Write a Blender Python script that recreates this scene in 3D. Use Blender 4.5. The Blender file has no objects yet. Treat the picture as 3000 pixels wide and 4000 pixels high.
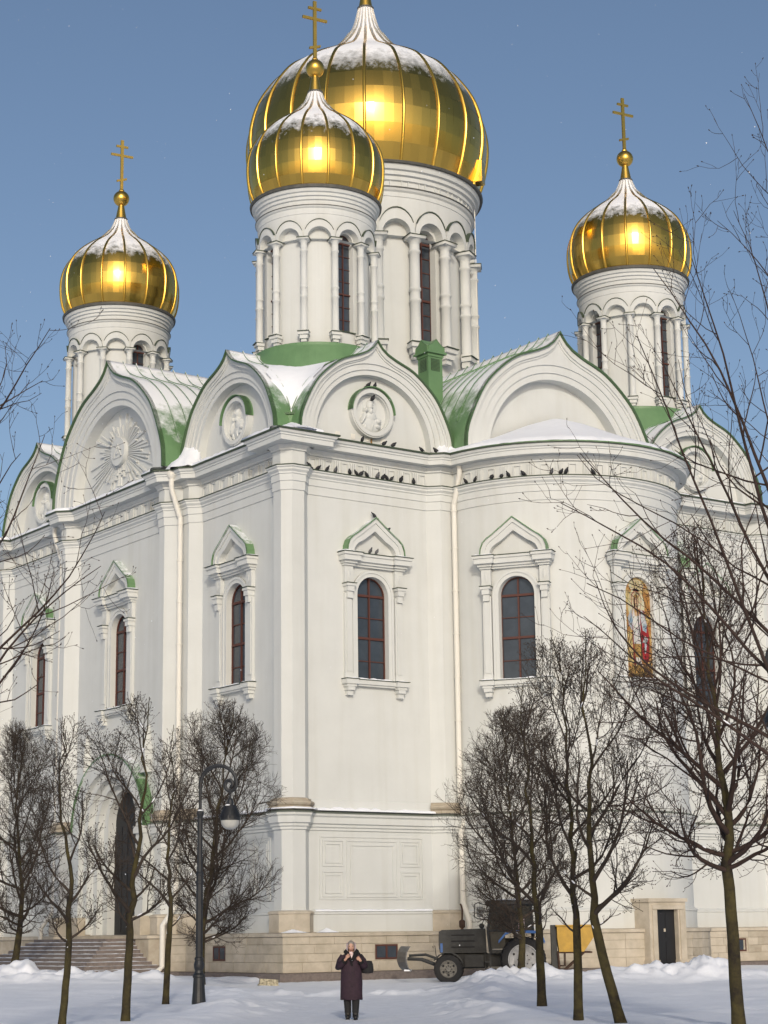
import bpy, math, random
import numpy as np
from mathutils import Vector, Matrix
R_ = math.radians
sc = bpy.context.scene
col = sc.collection
# ---------------------------------------------------------------- camera
cam_d = bpy.data.cameras.new('camera'); cam = bpy.data.objects.new('camera', cam_d); col.objects.link(cam)
CAM = Vector((-50.4553, -72.2118, 1.85))
FW = Vector((0.56465233, 0.79675863, 0.21527524)); RT = Vector((0.81747286, -0.57582045, -0.01299749)); UP = Vector((-0.11360403, -0.18332073, 0.97646691))
cam.matrix_world = Matrix(((RT.x, UP.x, -FW.x, CAM.x), (RT.y, UP.y, -FW.y, CAM.y), (RT.z, UP.z, -FW.z, CAM.z), (0, 0, 0, 1)))
cam_d.sensor_fit = 'VERTICAL'; cam_d.sensor_height = 24.0; cam_d.lens = 24.0*7485.97/4000.0
cam_d.clip_start = 0.5; cam_d.clip_end = 9000
sc.camera = cam
# ---------------------------------------------------------------- light
SUN_AZ, SUN_EL = R_(31.0), R_(20.0)
sun_vec = Vector((-math.sin(SUN_AZ)*math.cos(SUN_EL), -math.cos(SUN_AZ)*math.cos(SUN_EL), math.sin(SUN_EL)))
world = bpy.data.worlds.new('World'); sc.world = world; world.use_nodes = True
wn = world.node_tree; bg = wn.nodes['Background']
sky = wn.nodes.new('ShaderNodeTexSky'); sky.sky_type = 'NISHITA'; sky.sun_disc = False
sky.sun_elevation = SUN_EL; sky.sun_rotation = R_(211.0)
sky.altitude = 0; sky.air_density = 0.85; sky.dust_density = 2.6; sky.ozone_density = 1.2
wn.links.new(sky.outputs[0], bg.inputs[0]); bg.inputs[1].default_value = 0.15
sl = bpy.data.lights.new('sun', 'SUN'); sl.energy = 1.9; sl.angle = R_(2.2); sl.color = (1.0, 0.93, 0.82)
so = bpy.data.objects.new('sun', sl); col.objects.link(so); so.rotation_euler = (-sun_vec).to_track_quat('-Z', 'Y').to_euler(); so.location = (-60, -90, 60)
sc.view_settings.view_transform = 'Standard'; sc.view_settings.look = 'None'; sc.view_settings.gamma = 1.0
sc.view_settings.exposure = -0.34; sc.view_settings.use_curve_mapping = False
sc.cycles.max_bounces = 6; sc.cycles.diffuse_bounces = 3; sc.cycles.glossy_bounces = 3
# ---------------------------------------------------------------- materials
def mat(name, colr, rough=0.8, metal=0.0, noise=0.0, nscale=3.0, col2=None, bump=0.0, bscale=40.0, spec=0.5, detail=6.0):
    m = bpy.data.materials.new(name); m.use_nodes = True; nt = m.node_tree; p = nt.nodes['Principled BSDF']
    p.inputs['Base Color'].default_value = (*colr, 1); p.inputs['Roughness'].default_value = rough; p.inputs['Metallic'].default_value = metal
    p.inputs['Specular IOR Level'].default_value = spec
    g = nt.nodes.new('ShaderNodeNewGeometry')
    if noise > 0 or col2:
        n = nt.nodes.new('ShaderNodeTexNoise'); n.inputs['Scale'].default_value = nscale; n.inputs['Detail'].default_value = detail
        n.inputs['Roughness'].default_value = 0.65
        nt.links.new(g.outputs['Position'], n.inputs['Vector'])
        r = nt.nodes.new('ShaderNodeValToRGB'); c2 = col2 or tuple(c*(1-noise) for c in colr)
        r.color_ramp.elements[0].position = 0.35; r.color_ramp.elements[0].color = (*c2, 1)
        r.color_ramp.elements[1].position = 0.65; r.color_ramp.elements[1].color = (*colr, 1)
        nt.links.new(n.outputs['Fac'], r.inputs['Fac']); nt.links.new(r.outputs[0], p.inputs['Base Color'])
    if bump > 0:
        n2 = nt.nodes.new('ShaderNodeTexNoise'); n2.inputs['Scale'].default_value = bscale; n2.inputs['Detail'].default_value = 5
        nt.links.new(g.outputs['Position'], n2.inputs['Vector'])
        b = nt.nodes.new('ShaderNodeBump'); b.inputs['Strength'].default_value = bump; b.inputs['Distance'].default_value = 0.02
        nt.links.new(n2.outputs['Fac'], b.inputs['Height']); nt.links.new(b.outputs[0], p.inputs['Normal'])
    return m
def snowy(m, zlo, zhi, nscale=2.0, namp=0.5, mode='normal', snowcol=(0.80, 0.82, 0.86), patch=None):
    """lay snow over a material: mode normal = where the surface faces up, mode height = above a height (with a ragged edge)"""
    nt = m.node_tree; out = [n for n in nt.nodes if n.type == 'OUTPUT_MATERIAL'][0]; p = nt.nodes['Principled BSDF']
    g = nt.nodes.new('ShaderNodeNewGeometry'); s = nt.nodes.new('ShaderNodeSeparateXYZ')
    nt.links.new(g.outputs['Normal' if mode == 'normal' else 'Position'], s.inputs[0])
    no = nt.nodes.new('ShaderNodeTexNoise'); no.inputs['Scale'].default_value = nscale; no.inputs['Detail'].default_value = 8; no.inputs['Roughness'].default_value = 0.7
    nt.links.new(g.outputs['Position'], no.inputs['Vector'])
    ma = nt.nodes.new('ShaderNodeMath'); ma.operation = 'MULTIPLY_ADD'; ma.inputs[1].default_value = namp; 
    sub = nt.nodes.new('ShaderNodeMath'); sub.operation = 'SUBTRACT'; sub.inputs[1].default_value = 0.5
    nt.links.new(no.outputs['Fac'], sub.inputs[0]); nt.links.new(sub.outputs[0], ma.inputs[0])
    if mode == 'normal':
        ab = nt.nodes.new('ShaderNodeMath'); ab.operation = 'ABSOLUTE'; nt.links.new(s.outputs['Z'], ab.inputs[0]); nt.links.new(ab.outputs[0], ma.inputs[2])
    else: nt.links.new(s.outputs['Z'], ma.inputs[2])
    mr = nt.nodes.new('ShaderNodeMapRange'); mr.inputs['From Min'].default_value = zlo; mr.inputs['From Max'].default_value = zhi
    nt.links.new(ma.outputs[0], mr.inputs['Value'])
    sn = nt.nodes.new('ShaderNodeBsdfPrincipled'); sn.inputs['Base Color'].default_value = (*snowcol, 1); sn.inputs['Roughness'].default_value = 0.9; sn.inputs['Specular IOR Level'].default_value = 0.2
    mx = nt.nodes.new('ShaderNodeMixShader'); nt.links.new(mr.outputs[0], mx.inputs[0]); nt.links.new(p.outputs[0], mx.inputs[1]); nt.links.new(sn.outputs[0], mx.inputs[2])
    nt.links.new(mx.outputs[0], out.inputs['Surface']); return m
M = {}
M['plaster'] = mat('white_plaster', (0.63, 0.645, 0.63), 0.9, noise=0.05, nscale=0.7, bump=0.12, bscale=14, spec=0.2)
def streaks(m):        # faint rain streaks and blotches in the limewash
    nt = m.node_tree; p = nt.nodes['Principled BSDF']; old = p.inputs['Base Color'].links[0].from_socket
    g = nt.nodes.new('ShaderNodeNewGeometry'); mp_ = nt.nodes.new('ShaderNodeMapping'); mp_.inputs['Scale'].default_value = (1.6, 1.6, 0.10); n = nt.nodes.new('ShaderNodeTexNoise'); n.inputs['Scale'].default_value = 1.5; n.inputs['Detail'].default_value = 7
    nt.links.new(g.outputs['Position'], mp_.inputs['Vector']); nt.links.new(mp_.outputs[0], n.inputs['Vector'])
    r = nt.nodes.new('ShaderNodeValToRGB'); r.color_ramp.elements[0].position = .30; r.color_ramp.elements[0].color = (.955, .95, .935, 1); r.color_ramp.elements[1].position = .52; r.color_ramp.elements[1].color = (1, 1, 1, 1)
    nt.links.new(n.outputs['Fac'], r.inputs[0]); mx = nt.nodes.new('ShaderNodeMix'); mx.data_type = 'RGBA'; mx.blend_type = 'MULTIPLY'; mx.inputs[0].default_value = 1.0
    nt.links.new(old, mx.inputs[6]); nt.links.new(r.outputs[0], mx.inputs[7]); nt.links.new(mx.outputs[2], p.inputs['Base Color'])
streaks(M['plaster'])
M['stone'] = mat('limestone', (0.56, 0.50, 0.41), 0.9, nscale=1.6, col2=(0.43, 0.38, 0.30), bump=0.3, bscale=30, spec=0.2)
M['stone2'] = mat('limestone_grey', (0.46, 0.41, 0.33), 0.9, nscale=2.5, col2=(0.36, 0.31, 0.24), bump=0.3, bscale=30, spec=0.2)
M['granite'] = mat('granite', (0.20, 0.165, 0.15), 0.8, nscale=9, col2=(0.13, 0.11, 0.10), bump=0.15, bscale=60)
M['green'] = mat('green_roof_paint', (0.135, 0.25, 0.115), 0.42, nscale=1.2, col2=(0.11, 0.21, 0.095))
M['roof'] = snowy(mat('green_roof_snowy', (0.135, 0.25, 0.115), 0.45, nscale=1.2, col2=(0.11, 0.21, 0.095)), 0.38, 0.62, 1.3, 0.85)
M['edge'] = mat('dark_green_metal_edge', (0.045, 0.065, 0.04), 0.6)
M['edge2'] = mat('grey_green_flashing', (0.15, 0.17, 0.14), 0.6)
M['gutter'] = mat('gutter_metal', (0.10, 0.10, 0.09), 0.6, noise=0.4, nscale=4)
M['frame'] = mat('red_brown_paint', (0.085, 0.027, 0.018), 0.6)
M['glass'] = mat('window_glass', (0.045, 0.056, 0.072), 0.12, noise=0.3, nscale=2.0, spec=0.7)
M['snow'] = mat('snow', (0.84, 0.865, 0.92), 0.85, noise=0.04, nscale=2, bump=0.5, bscale=12, spec=0.3)
M['door'] = mat('black_door', (0.012, 0.012, 0.014), 0.55, bump=0.1)
M['pipe'] = mat('white_pipe_paint', (0.72, 0.70, 0.64), 0.45)
M['rust'] = mat('rust_streak', (0.30, 0.17, 0.07), 0.9)
def goldmat(name, z0, z1, base, rough):
    m = mat(name, base, rough, 1.0); nt = m.node_tree; p = nt.nodes['Principled BSDF']
    g = nt.nodes.new('ShaderNodeNewGeometry'); oi = nt.nodes.new('ShaderNodeObjectInfo'); ad = nt.nodes.new('ShaderNodeMath'); ad.operation = 'ADD'; fr = nt.nodes.new('ShaderNodeMath'); fr.operation = 'FRACT'
    nt.links.new(g.outputs['Random Per Island'], ad.inputs[0]); nt.links.new(oi.outputs['Random'], ad.inputs[1]); nt.links.new(ad.outputs[0], fr.inputs[0])
    r = nt.nodes.new('ShaderNodeValToRGB'); r.color_ramp.elements[0].color = (base[0]*.84, base[1]*.84, base[2]*.85, 1); r.color_ramp.elements[1].color = (*base, 1); nt.links.new(fr.outputs[0], r.inputs[0]); nt.links.new(r.outputs[0], p.inputs['Base Color'])
    mr = nt.nodes.new('ShaderNodeMapRange'); mr.inputs['To Min'].default_value = rough*.85; mr.inputs['To Max'].default_value = rough*1.2; nt.links.new(fr.outputs[0], mr.inputs['Value']); nt.links.new(mr.outputs[0], p.inputs['Roughness'])
    return snowy(m, z0, z1, 2.6, 2.4, 'height')
GOLD = (0.76, 0.48, 0.10)
M['gold'] = mat('gold_leaf', GOLD, 0.3, 1.0, noise=0.12, nscale=2)
M['gold_s'] = goldmat('gold_leaf_snow_small', 34.05, 34.85, GOLD, 0.2)
M['gold_rs'] = goldmat('gold_rib_small', 35.6, 37.4, (.9, .56, .1), 0.28)
M['gold_rm'] = goldmat('gold_rib_main', 44.0, 48.5, (.9, .56, .1), 0.28)
M['gold_m'] = goldmat('gold_leaf_snow_main', 41.3, 42.7, GOLD, 0.2)
# ---------------------------------------------------------------- helpers
def link(o, parent=None, label=None, cat=None, group=None, kind=None):
    col.objects.link(o)
    if parent is not None: o.parent = parent
    if label: o['label'] = label
    if cat: o['category'] = cat
    if group: o['group'] = group
    if kind: o['kind'] = kind
    return o
def empty(name, loc=(0, 0, 0), rz=0.0, **k):
    o = bpy.data.objects.new(name, None); o.location = loc; o.rotation_euler = (0, 0, rz); o.empty_display_size = 0.2
    return link(o, **k)
class MB:
    def __init__(s): s.v = []; s.f = []
    def add(s, vs, fs):
        o = len(s.v); s.v += [tuple(v) for v in vs]; s.f += [[i+o for i in f] for f in fs]; return s
    def grid(s, rows, closed=False):
        n = len(rows[0]); o = len(s.v)
        for r in rows: s.v += [tuple(p) for p in r]
        for i in range(len(rows)-1):
            for j in range(n if closed else n-1):
                a = o+i*n+j; b = o+i*n+(j+1) % n; s.f.append([a, b, b+n, a+n])
        return s
    def box(s, T, u0, u1, d0, d1, z0, z1, tz=0.0, tu=0.0, td=0.0):
        # optional taper of the top (tz unused), tu/td shrink at z1
        P = [T(u0, d0, z0), T(u1, d0, z0), T(u1, d1, z0), T(u0, d1, z0), T(u0+tu, d0, z1), T(u1-tu, d0, z1), T(u1-tu, d1-td, z1), T(u0+tu, d1-td, z1)]
        return s.add(P, [[0, 1, 2, 3], [4, 5, 6, 7], [0, 1, 5, 4], [1, 2, 6, 5], [2, 3, 7, 6], [3, 0, 4, 7]])
    def lathe(s, prof, n, cx=0, cy=0, a0=0.0, a1=None, cap=False):
        full = a1 is None; m = n if full else n+1; span = 2*math.pi if full else a1-a0
        rows = [[(cx+r*math.cos(a0+span*j/n), cy+r*math.sin(a0+span*j/n), z) for j in range(m)] for r, z in prof]
        s.grid(rows, closed=full)
        if cap:
            for r in (rows[0], rows[-1]): s.add(r, [list(range(len(r)))])
        return s
    def tube(s, pts, rad, k=8, cap=True):
        pts = [Vector(p) for p in pts]; rows = []
        if not hasattr(rad, '__len__'): rad = [rad]*len(pts)
        up = None
        for i, p in enumerate(pts):
            t = (pts[min(i+1, len(pts)-1)]-pts[max(i-1, 0)]).normalized()
            if up is None:
                up = Vector((0, 0, 1)) if abs(t.z) < 0.9 else Vector((1, 0, 0))
            a = t.cross(up).normalized(); b = a.cross(t).normalized(); up = b
            rows.append([p+rad[i]*(math.cos(2*math.pi*j/k)*a+math.sin(2*math.pi*j/k)*b) for j in range(k)])
        s.grid(rows, closed=True)
        if cap: s.add(rows[0], [list(range(k))]); s.add(rows[-1], [list(range(k))])
        return s
    def ring(s, T, outer, inner, d0, d1, back=False, closed=False):
        """flat band between two outlines with equal point counts, standing from depth d0 (wall) to d1 (front)"""
        n = len(outer)
        s.grid([[T(u, d1, z) for u, z in outer], [T(u, d1, z) for u, z in inner]], closed)
        s.grid([[T(u, d0, z) for u, z in outer], [T(u, d1, z) for u, z in outer]], closed)
        s.grid([[T(u, d0, z) for u, z in inner], [T(u, d1, z) for u, z in inner]], closed)
        return s
    def fan(s, T, pts, d):
        return s.add([T(u, d, z) for u, z in pts], [list(range(len(pts)))])
    def ell(s, c, rx, ry, rz, n=10, m=7, rot=None):
        rows = []
        for i in range(m+1):
            th = math.pi*i/m; row = []
            for j in range(n):
                p = Vector((rx*math.sin(th)*math.cos(2*math.pi*j/n), ry*math.sin(th)*math.sin(2*math.pi*j/n), rz*math.cos(th)))
                if rot is not None: p = rot @ p
                row.append(p+Vector(c))
            rows.append(row)
        return s.grid(rows, closed=True)
    def mesh(s, name, material, smooth=False):
        me = bpy.data.meshes.new(name); me.from_pydata(s.v, [], s.f); me.update()
        if material is not None: me.materials.append(material)
        if smooth: me.polygons.foreach_set('use_smooth', [True]*len(me.polygons))
        return me
    def build(s, name, material, parent=None, smooth=False, **k):
        return link(bpy.data.objects.new(name, s.mesh(name, material, smooth)), parent, **k)
def planar(phi, cx=0.0, cy=0.0, u_=0.0, d_=0.0):
    ox, oy = math.sin(phi), -math.cos(phi); tx, ty = math.cos(phi), math.sin(phi)
    return lambda u, d, z: (cx+(u+u_)*tx+(d+d_)*ox, cy+(u+u_)*ty+(d+d_)*oy, z)
def cylmap(cx, cy, rad, phi0=0.0):
    def T(u, d, z):
        a = phi0+u/rad; r = rad+d
        return (cx+r*math.sin(a), cy-r*math.cos(a), z)
    return T
ID = lambda u, d, z: (u, d, z)
def offset(poly, d, closed=True):
    n = len(poly); out = []
    def nrm(i):
        a = poly[i % n]; b = poly[(i+1) % n]; x, y = b[0]-a[0], b[1]-a[1]; l = math.hypot(x, y) or 1e-9
        return (y/l, -x/l)
    for i in range(n):
        if closed: p, c = nrm(i-1), nrm(i)
        else: p = nrm(max(i-1, 0)); c = nrm(min(i, n-2))
        k = 1+p[0]*c[0]+p[1]*c[1]; k = max(k, 0.3)
        out.append((poly[i][0]+d*(p[0]+c[0])/k, poly[i][1]+d*(p[1]+c[1])/k))
    return out
def sweep(mb, poly, prof, closed=True):
    rows = [[(x, y, z) for x, y in offset(poly, d, closed)] for d, z in prof]
    return mb.grid(rows, closed)
def densify(poly, step, closed=False):
    out = []; n = len(poly)
    for i in range(n if closed else n-1):
        a = poly[i]; b = poly[(i+1) % n]; k = max(1, int(math.hypot(b[0]-a[0], b[1]-a[1])/step))
        out += [(a[0]+(b[0]-a[0])*j/k, a[1]+(b[1]-a[1])*j/k) for j in range(k)]
    if not closed: out.append(poly[-1])
    return out
def arch(cu, r, zb, zs, n=16, rz=None):
    """outline of an arched opening from left foot over the top to the right foot"""
    rz = rz or r
    return [(cu-r, zb)]+[(cu-r*math.cos(math.pi*i/n), zs+rz*math.sin(math.pi*i/n)) for i in range(n+1)]+[(cu+r, zb)]
def panel(mb, T, u0, u1, z0, z1, holes=(), du=9.0, reveal=0.3, n=16):
    def cols(a, b):
        k = max(1, int(math.ceil((b-a)/du-1e-6))); return [a+(b-a)*i/k for i in range(k+1)]
    cur = u0
    for cu, hw, zb, zs in holes:
        c = cols(cur, cu-hw); mb.grid([[T(u, 0, z0) for u in c], [T(u, 0, z1) for u in c]])
        A = arch(cu, hw, zb, zs, n)
        us = A[1:-1]
        mb.grid([[T(u, 0, z) for u, z in us], [T(u, 0, z1) for u, z in us]])
        if zb > z0+1e-4: mb.grid([[T(u, 0, z0) for u, z in us], [T(u, 0, zb) for u, z in us]])
        mb.grid([[T(u, 0, z) for u, z in A], [T(u, -reveal, z) for u, z in A]])
        mb.grid([[T(cu-hw, 0, zb), T(cu+hw, 0, zb)], [T(cu-hw, -reveal, zb), T(cu+hw, -reveal, zb)]])
        cur = cu+hw
    c = cols(cur, u1); mb.grid([[T(u, 0, z0) for u in c], [T(u, 0, z1) for u in c]])
def px(x, y, dep):
    """the point that the photograph shows at pixel (x, y) at a given distance along the view"""
    return CAM+dep*(FW+RT*((x-1500)/7485.97)-UP*((y-2000)/7485.97))
# ================================================================ cathedral
rng = random.Random(5)
W = 12.64
CH = empty('cathedral', (0, 0, 0), label='white plastered cathedral with gold onion domes and green gable roofs', cat='cathedral')
AC = -12.9; AR = 5.15          # apse centre and radius
PH = [0.0, -math.pi/2, math.pi, math.pi/2]     # facade directions: front, left, back, right
front_half = [(-12.74, .4), (-12.2, .4), (-11.8, 0), (-6.2, 0), (-5.78, .42)]
mid_plain = [(-5.3, .42), (-4.75, .97), (-4.3, .97), (-3.8, .47), (3.8, .47), (4.3, .97), (4.75, .97), (5.3, .42)]
def side_pts(phi, apse, square=False):
    T = planar(phi, d_=W)
    h = list(front_half)
    if square: h = [(-11.72, .4), (-11.72, 0), (-6.2, 0), (-5.78, .42)]
    pts = [T(u, d, 0)[:2] for u, d in h]
    if apse:
        a0 = math.pi/2-0.031
        pts += [(AR*math.sin(-a0+2*a0*i/36), AC-AR*math.cos(-a0+2*a0*i/36)) for i in range(37)]
    else: pts += [T(u, d, 0)[:2] for u, d in mid_plain]
    pts += [T(-u, d, 0)[:2] for u, d in reversed(h)]
    return pts
order = [0, 3, 2, 1]            # counter-clockwise: front, right, back, left
PLAN = []; PLAN2 = []
for i in order:
    PLAN += side_pts(PH[i], i == 0)
    PLAN2 += [planar(PH[i], d_=W)(-13.04, .4, 0)[:2]]+side_pts(PH[i], i == 0, True)
# --- walls
mb = MB()
ZL, ZU, ZT = 1.80, 6.2, 20.45
WIN = (11.32, 14.58)            # sill and springing of the tall windows
HW = 0.72
n = len(PLAN)
def is_bay(a, b):
    L = math.hypot(b[0]-a[0], b[1]-a[1]); return L > 5.0
for i in range(n):
    a = PLAN[i]; b = PLAN[(i+1) % n]
    mid = ((a[0]+b[0])/2, (a[1]+b[1])/2)
    if not (mid[0] < -13 and abs(mid[1]) < .1): mb.add([(*a, ZL), (*b, ZL), (*b, ZU), (*a, ZU)], [[0, 1, 2, 3]])
    r = math.hypot(mid[0], mid[1]-AC)
    if mid[1] < -13.0 and abs(mid[0]) < 5.2 and r < AR+.02: continue      # the apse follows
    if is_bay(a, b): continue
    mb.add([(*a, ZU), (*b, ZU), (*b, ZT), (*a, ZT)], [[0, 1, 2, 3]])
BAYS = []
for k, phi in enumerate(PH):
    for s in (-1, 1):
        cu = s*9.0; T = planar(phi, d_=W)
        panel(mb, T, min(s*6.2, s*11.8), max(s*6.2, s*11.8), ZU, ZT, [(s*8.85, HW, *WIN)])
        BAYS.append((phi, planar(phi, u_=s*8.85, d_=W)))
    if k != 0:
        T = planar(phi, d_=W+.47); zz = 9.6 if k == 1 else ZU
        if k == 1: panel(mb, T, -3.8, 3.8, ZL, zz, [(0, 2.15, ZL, 6.3)], reveal=.9)
        panel(mb, T, -3.8, 3.8, zz, ZT, [(0, HW, *WIN)]); BAYS.append((phi, planar(phi, d_=W+.47)))
TA = cylmap(0, AC, AR); a0 = math.pi/2-0.031; Lh = a0*AR; q = R_(56)*AR
panel(mb, TA, -Lh, Lh, ZU, ZT, [(-q, HW, *WIN), (0, HW, *WIN), (q, HW, *WIN)], du=.35, reveal=.3)
wall = mb.build('wall', M['plaster'], CH)
# --- mouldings that follow the plan
cut = [i for i in range(n) if PLAN[i][0] < -13 and abs(PLAN[i][1]+PLAN[(i+1) % n][1]) < .1 and abs(PLAN[i][1]) < 4][0]
OPEN = [(PLAN[cut][0], -3.2)]+[PLAN[(cut+1+i) % n] for i in range(n)]+[(PLAN[cut][0], 3.2)]     # the plan, open at the portal
mb = MB()
sweep(mb, OPEN, [(.10, 1.94), (.10, 2.58), (.14, 2.60), (.14, 2.66), (.07, 2.70), (.0, 2.76)], False)
mb.build('base_course', M['plaster'], CH)
mb = MB()
sweep(mb, OPEN, [(0, 5.60), (.06, 5.62), (.06, 5.70), (.12, 5.74), (.12, 5.82), (.20, 5.86), (.20, 6.08), (.27, 6.14), (.27, 6.22)], False)
sweep(mb, OPEN, [(.10, 6.25), (.06, 6.55), (.02, 6.72), (0, 6.74)], False)
mb.build('string_course', M['plaster'], CH)
mb = MB(); sweep(mb, OPEN, [(.27, 6.225), (.31, 6.225), (.31, 6.25), (.05, 6.33)], False); mb.build('string_course_flashing', M['edge2'], CH)
mb = MB()
sweep(mb, PLAN, [(0, 18.22), (.04, 18.23), (.04, 18.56), (.08, 18.57), (.08, 18.82), (.12, 18.84), (.12, 18.90), (.20, 18.98), (.20, 19.05), (.26, 19.08), (.26, 19.13)])
mb.build('architrave', M['plaster'], CH)
mb = MB(); sweep(mb, PLAN, [(.26, 19.132), (.29, 19.132), (.29, 19.165), (0, 19.20)]); mb.build('architrave_flashing', M['edge'], CH)
mb = MB()
sweep(mb, PLAN, [(.03, 19.15), (.03, 19.74), (.10, 19.75), (.10, 19.82), (.18, 19.90), (.2, 19.96)])
sweep(mb, PLAN2, [(.0, 19.965), (.52, 19.965), (.52, 20.15), (.56, 20.16), (.56, 20.22), (.62, 20.25), (.66, 20.34), (.0, 20.345)])
mb.build('cornice', M['plaster'], CH)
mb = MB(); sweep(mb, PLAN2, [(.66, 20.345), (.72, 20.35), (.72, 20.41), (.0, 20.55), (-.8, 20.58)]); mb.build('cornice_flashing', M['edge'], CH)
# --- frieze: fluted blocks and framed panels between architrave and cornice
def trig_mesh():
    m = MB()
    for k in (-1, 0, 1): m.box(ID, k*.085-.028, k*.085+.028, -.01, .085, 0, .46)
    m.box(ID, -.15, .15, -.01, .035, -.02, .5); return m.mesh('triglyph', M['plaster'])
def panel_mesh(w):
    m = MB(); h = .44; t = .04
    m.box(ID, -w, w, -.01, .05, 0, t); m.box(ID, -w, w, -.01, .05, h-t, h); m.box(ID, -w, -w+t, -.01, .049, t, h-t); m.box(ID, w-t, w, -.01, .049, t, h-t)
    return m.mesh('frieze_panel', M['plaster'])
TRI = trig_mesh(); PAN = panel_mesh(.16)
def put(me, name, T, u, d, z, parent, ang=0.0):
    o = bpy.data.objects.new(name, me); p0 = Vector(T(u, d, z)); p1 = Vector(T(u+.01, d, z)); t = (p1-p0).normalized()
    o.matrix_world = Matrix(((t.x, t.y, 0, p0.x), (t.y, -t.x, 0, p0.y), (0, 0, 1, p0.z), (0, 0, 0, 1)))
    return link(o, parent)
FRZ = empty('frieze', parent=CH)
for phi in PH[:2]:
    for s in (-1, 1):
        T = planar(phi, d_=W+.03); nn = 15
        for i in range(nn): put(TRI if i % 2 else PAN, 'triglyph' if i % 2 else 'frieze_panel', T, s*9.0-2.6+5.2*i/(nn-1), 0, 19.21, FRZ)
T = planar(PH[1], d_=W+.50)
for i in range(19): put(PAN if i % 2 else TRI, 'frieze_panel' if i % 2 else 'triglyph', T, -3.4+6.8*i/18, 0, 19.21, FRZ)
TF = cylmap(0, AC, AR+.03)
for i in range(29): put(PAN if i % 2 else TRI, 'frieze_panel' if i % 2 else 'triglyph', TF, (AR+.03)*R_(-84+6*i), 0, 19.21, FRZ)
# --- windows
M['roofs'] = snowy(mat('green_hood_snowy', (0.135, 0.25, 0.115), 0.45, nscale=1.2, col2=(0.11, 0.21, 0.095)), 0.60, 0.92, 3.0, 1.1)
def window(T, hw, zb, zs, bars=(12.05, 12.93, 13.72), dep=-.26, parent=CH, name='window', heavy=(1, 3), th=.05):
    f = MB()
    O = arch(0, hw, zb, zs, 16); I = arch(0, hw-th, zb+th, zs, 16); f.ring(T, O, I, dep-.05, dep+.05)
    f.box(T, -hw, hw, dep-.05, dep+.05, zb, zb+th)
    f.box(T, -th*.6, th*.6, dep-.04, dep+.06, zb+th, zs+hw-th)
    zz = list(bars)+[zs]
    for i, z in enumerate(zz):
        h = th*.9 if i in heavy else th*.35
        f.box(T, -hw+th, hw-th, dep-.04, dep+(.07 if i in heavy else .04), z-h, z+h)
    o = f.build(name, M['frame'], parent)
    lv = [zb+th]+zz
    for i in range(len(lv)-1):
        for s in (-1, 1):
            m = MB(); a, b = sorted((s*th*.6, s*(hw-th))); j = rng.uniform(-.004, .004); k2 = rng.uniform(-.006, .006)
            m.add([T(a, dep+j, lv[i]), T(b, dep-j, lv[i]), T(b, dep-j+k2, lv[i+1]), T(a, dep+j+k2, lv[i+1])], [[0, 1, 2, 3]]); m.build('pane', M['glass'], o)
    for s in (-1, 1):
        A = [(s*(hw-th)*math.cos(math.pi/2*i/8), zs+(hw-th)*math.sin(math.pi/2*i/8)) for i in range(9)]+[(0, zs)]
        m = MB(); m.fan(T, A, dep+rng.uniform(-.006, .006)); m.build('pane', M['glass'], o)
    return o
KOK = [(1.33, 0), (1.31, .22), (1.22, .45), (1.05, .62), (.86, .74), (.70, .86), (.36, 1.12), (0, 1.40)]
KIN = [(.98, 0), (.97, .12), (.88, .28), (.74, .40), (.60, .47), (.47, .55), (.24, .72), (0, .90)]
def mir(P): return [(-u, z) for u, z in P]+[(u, z) for u, z in reversed(P[:-1])]
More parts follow.
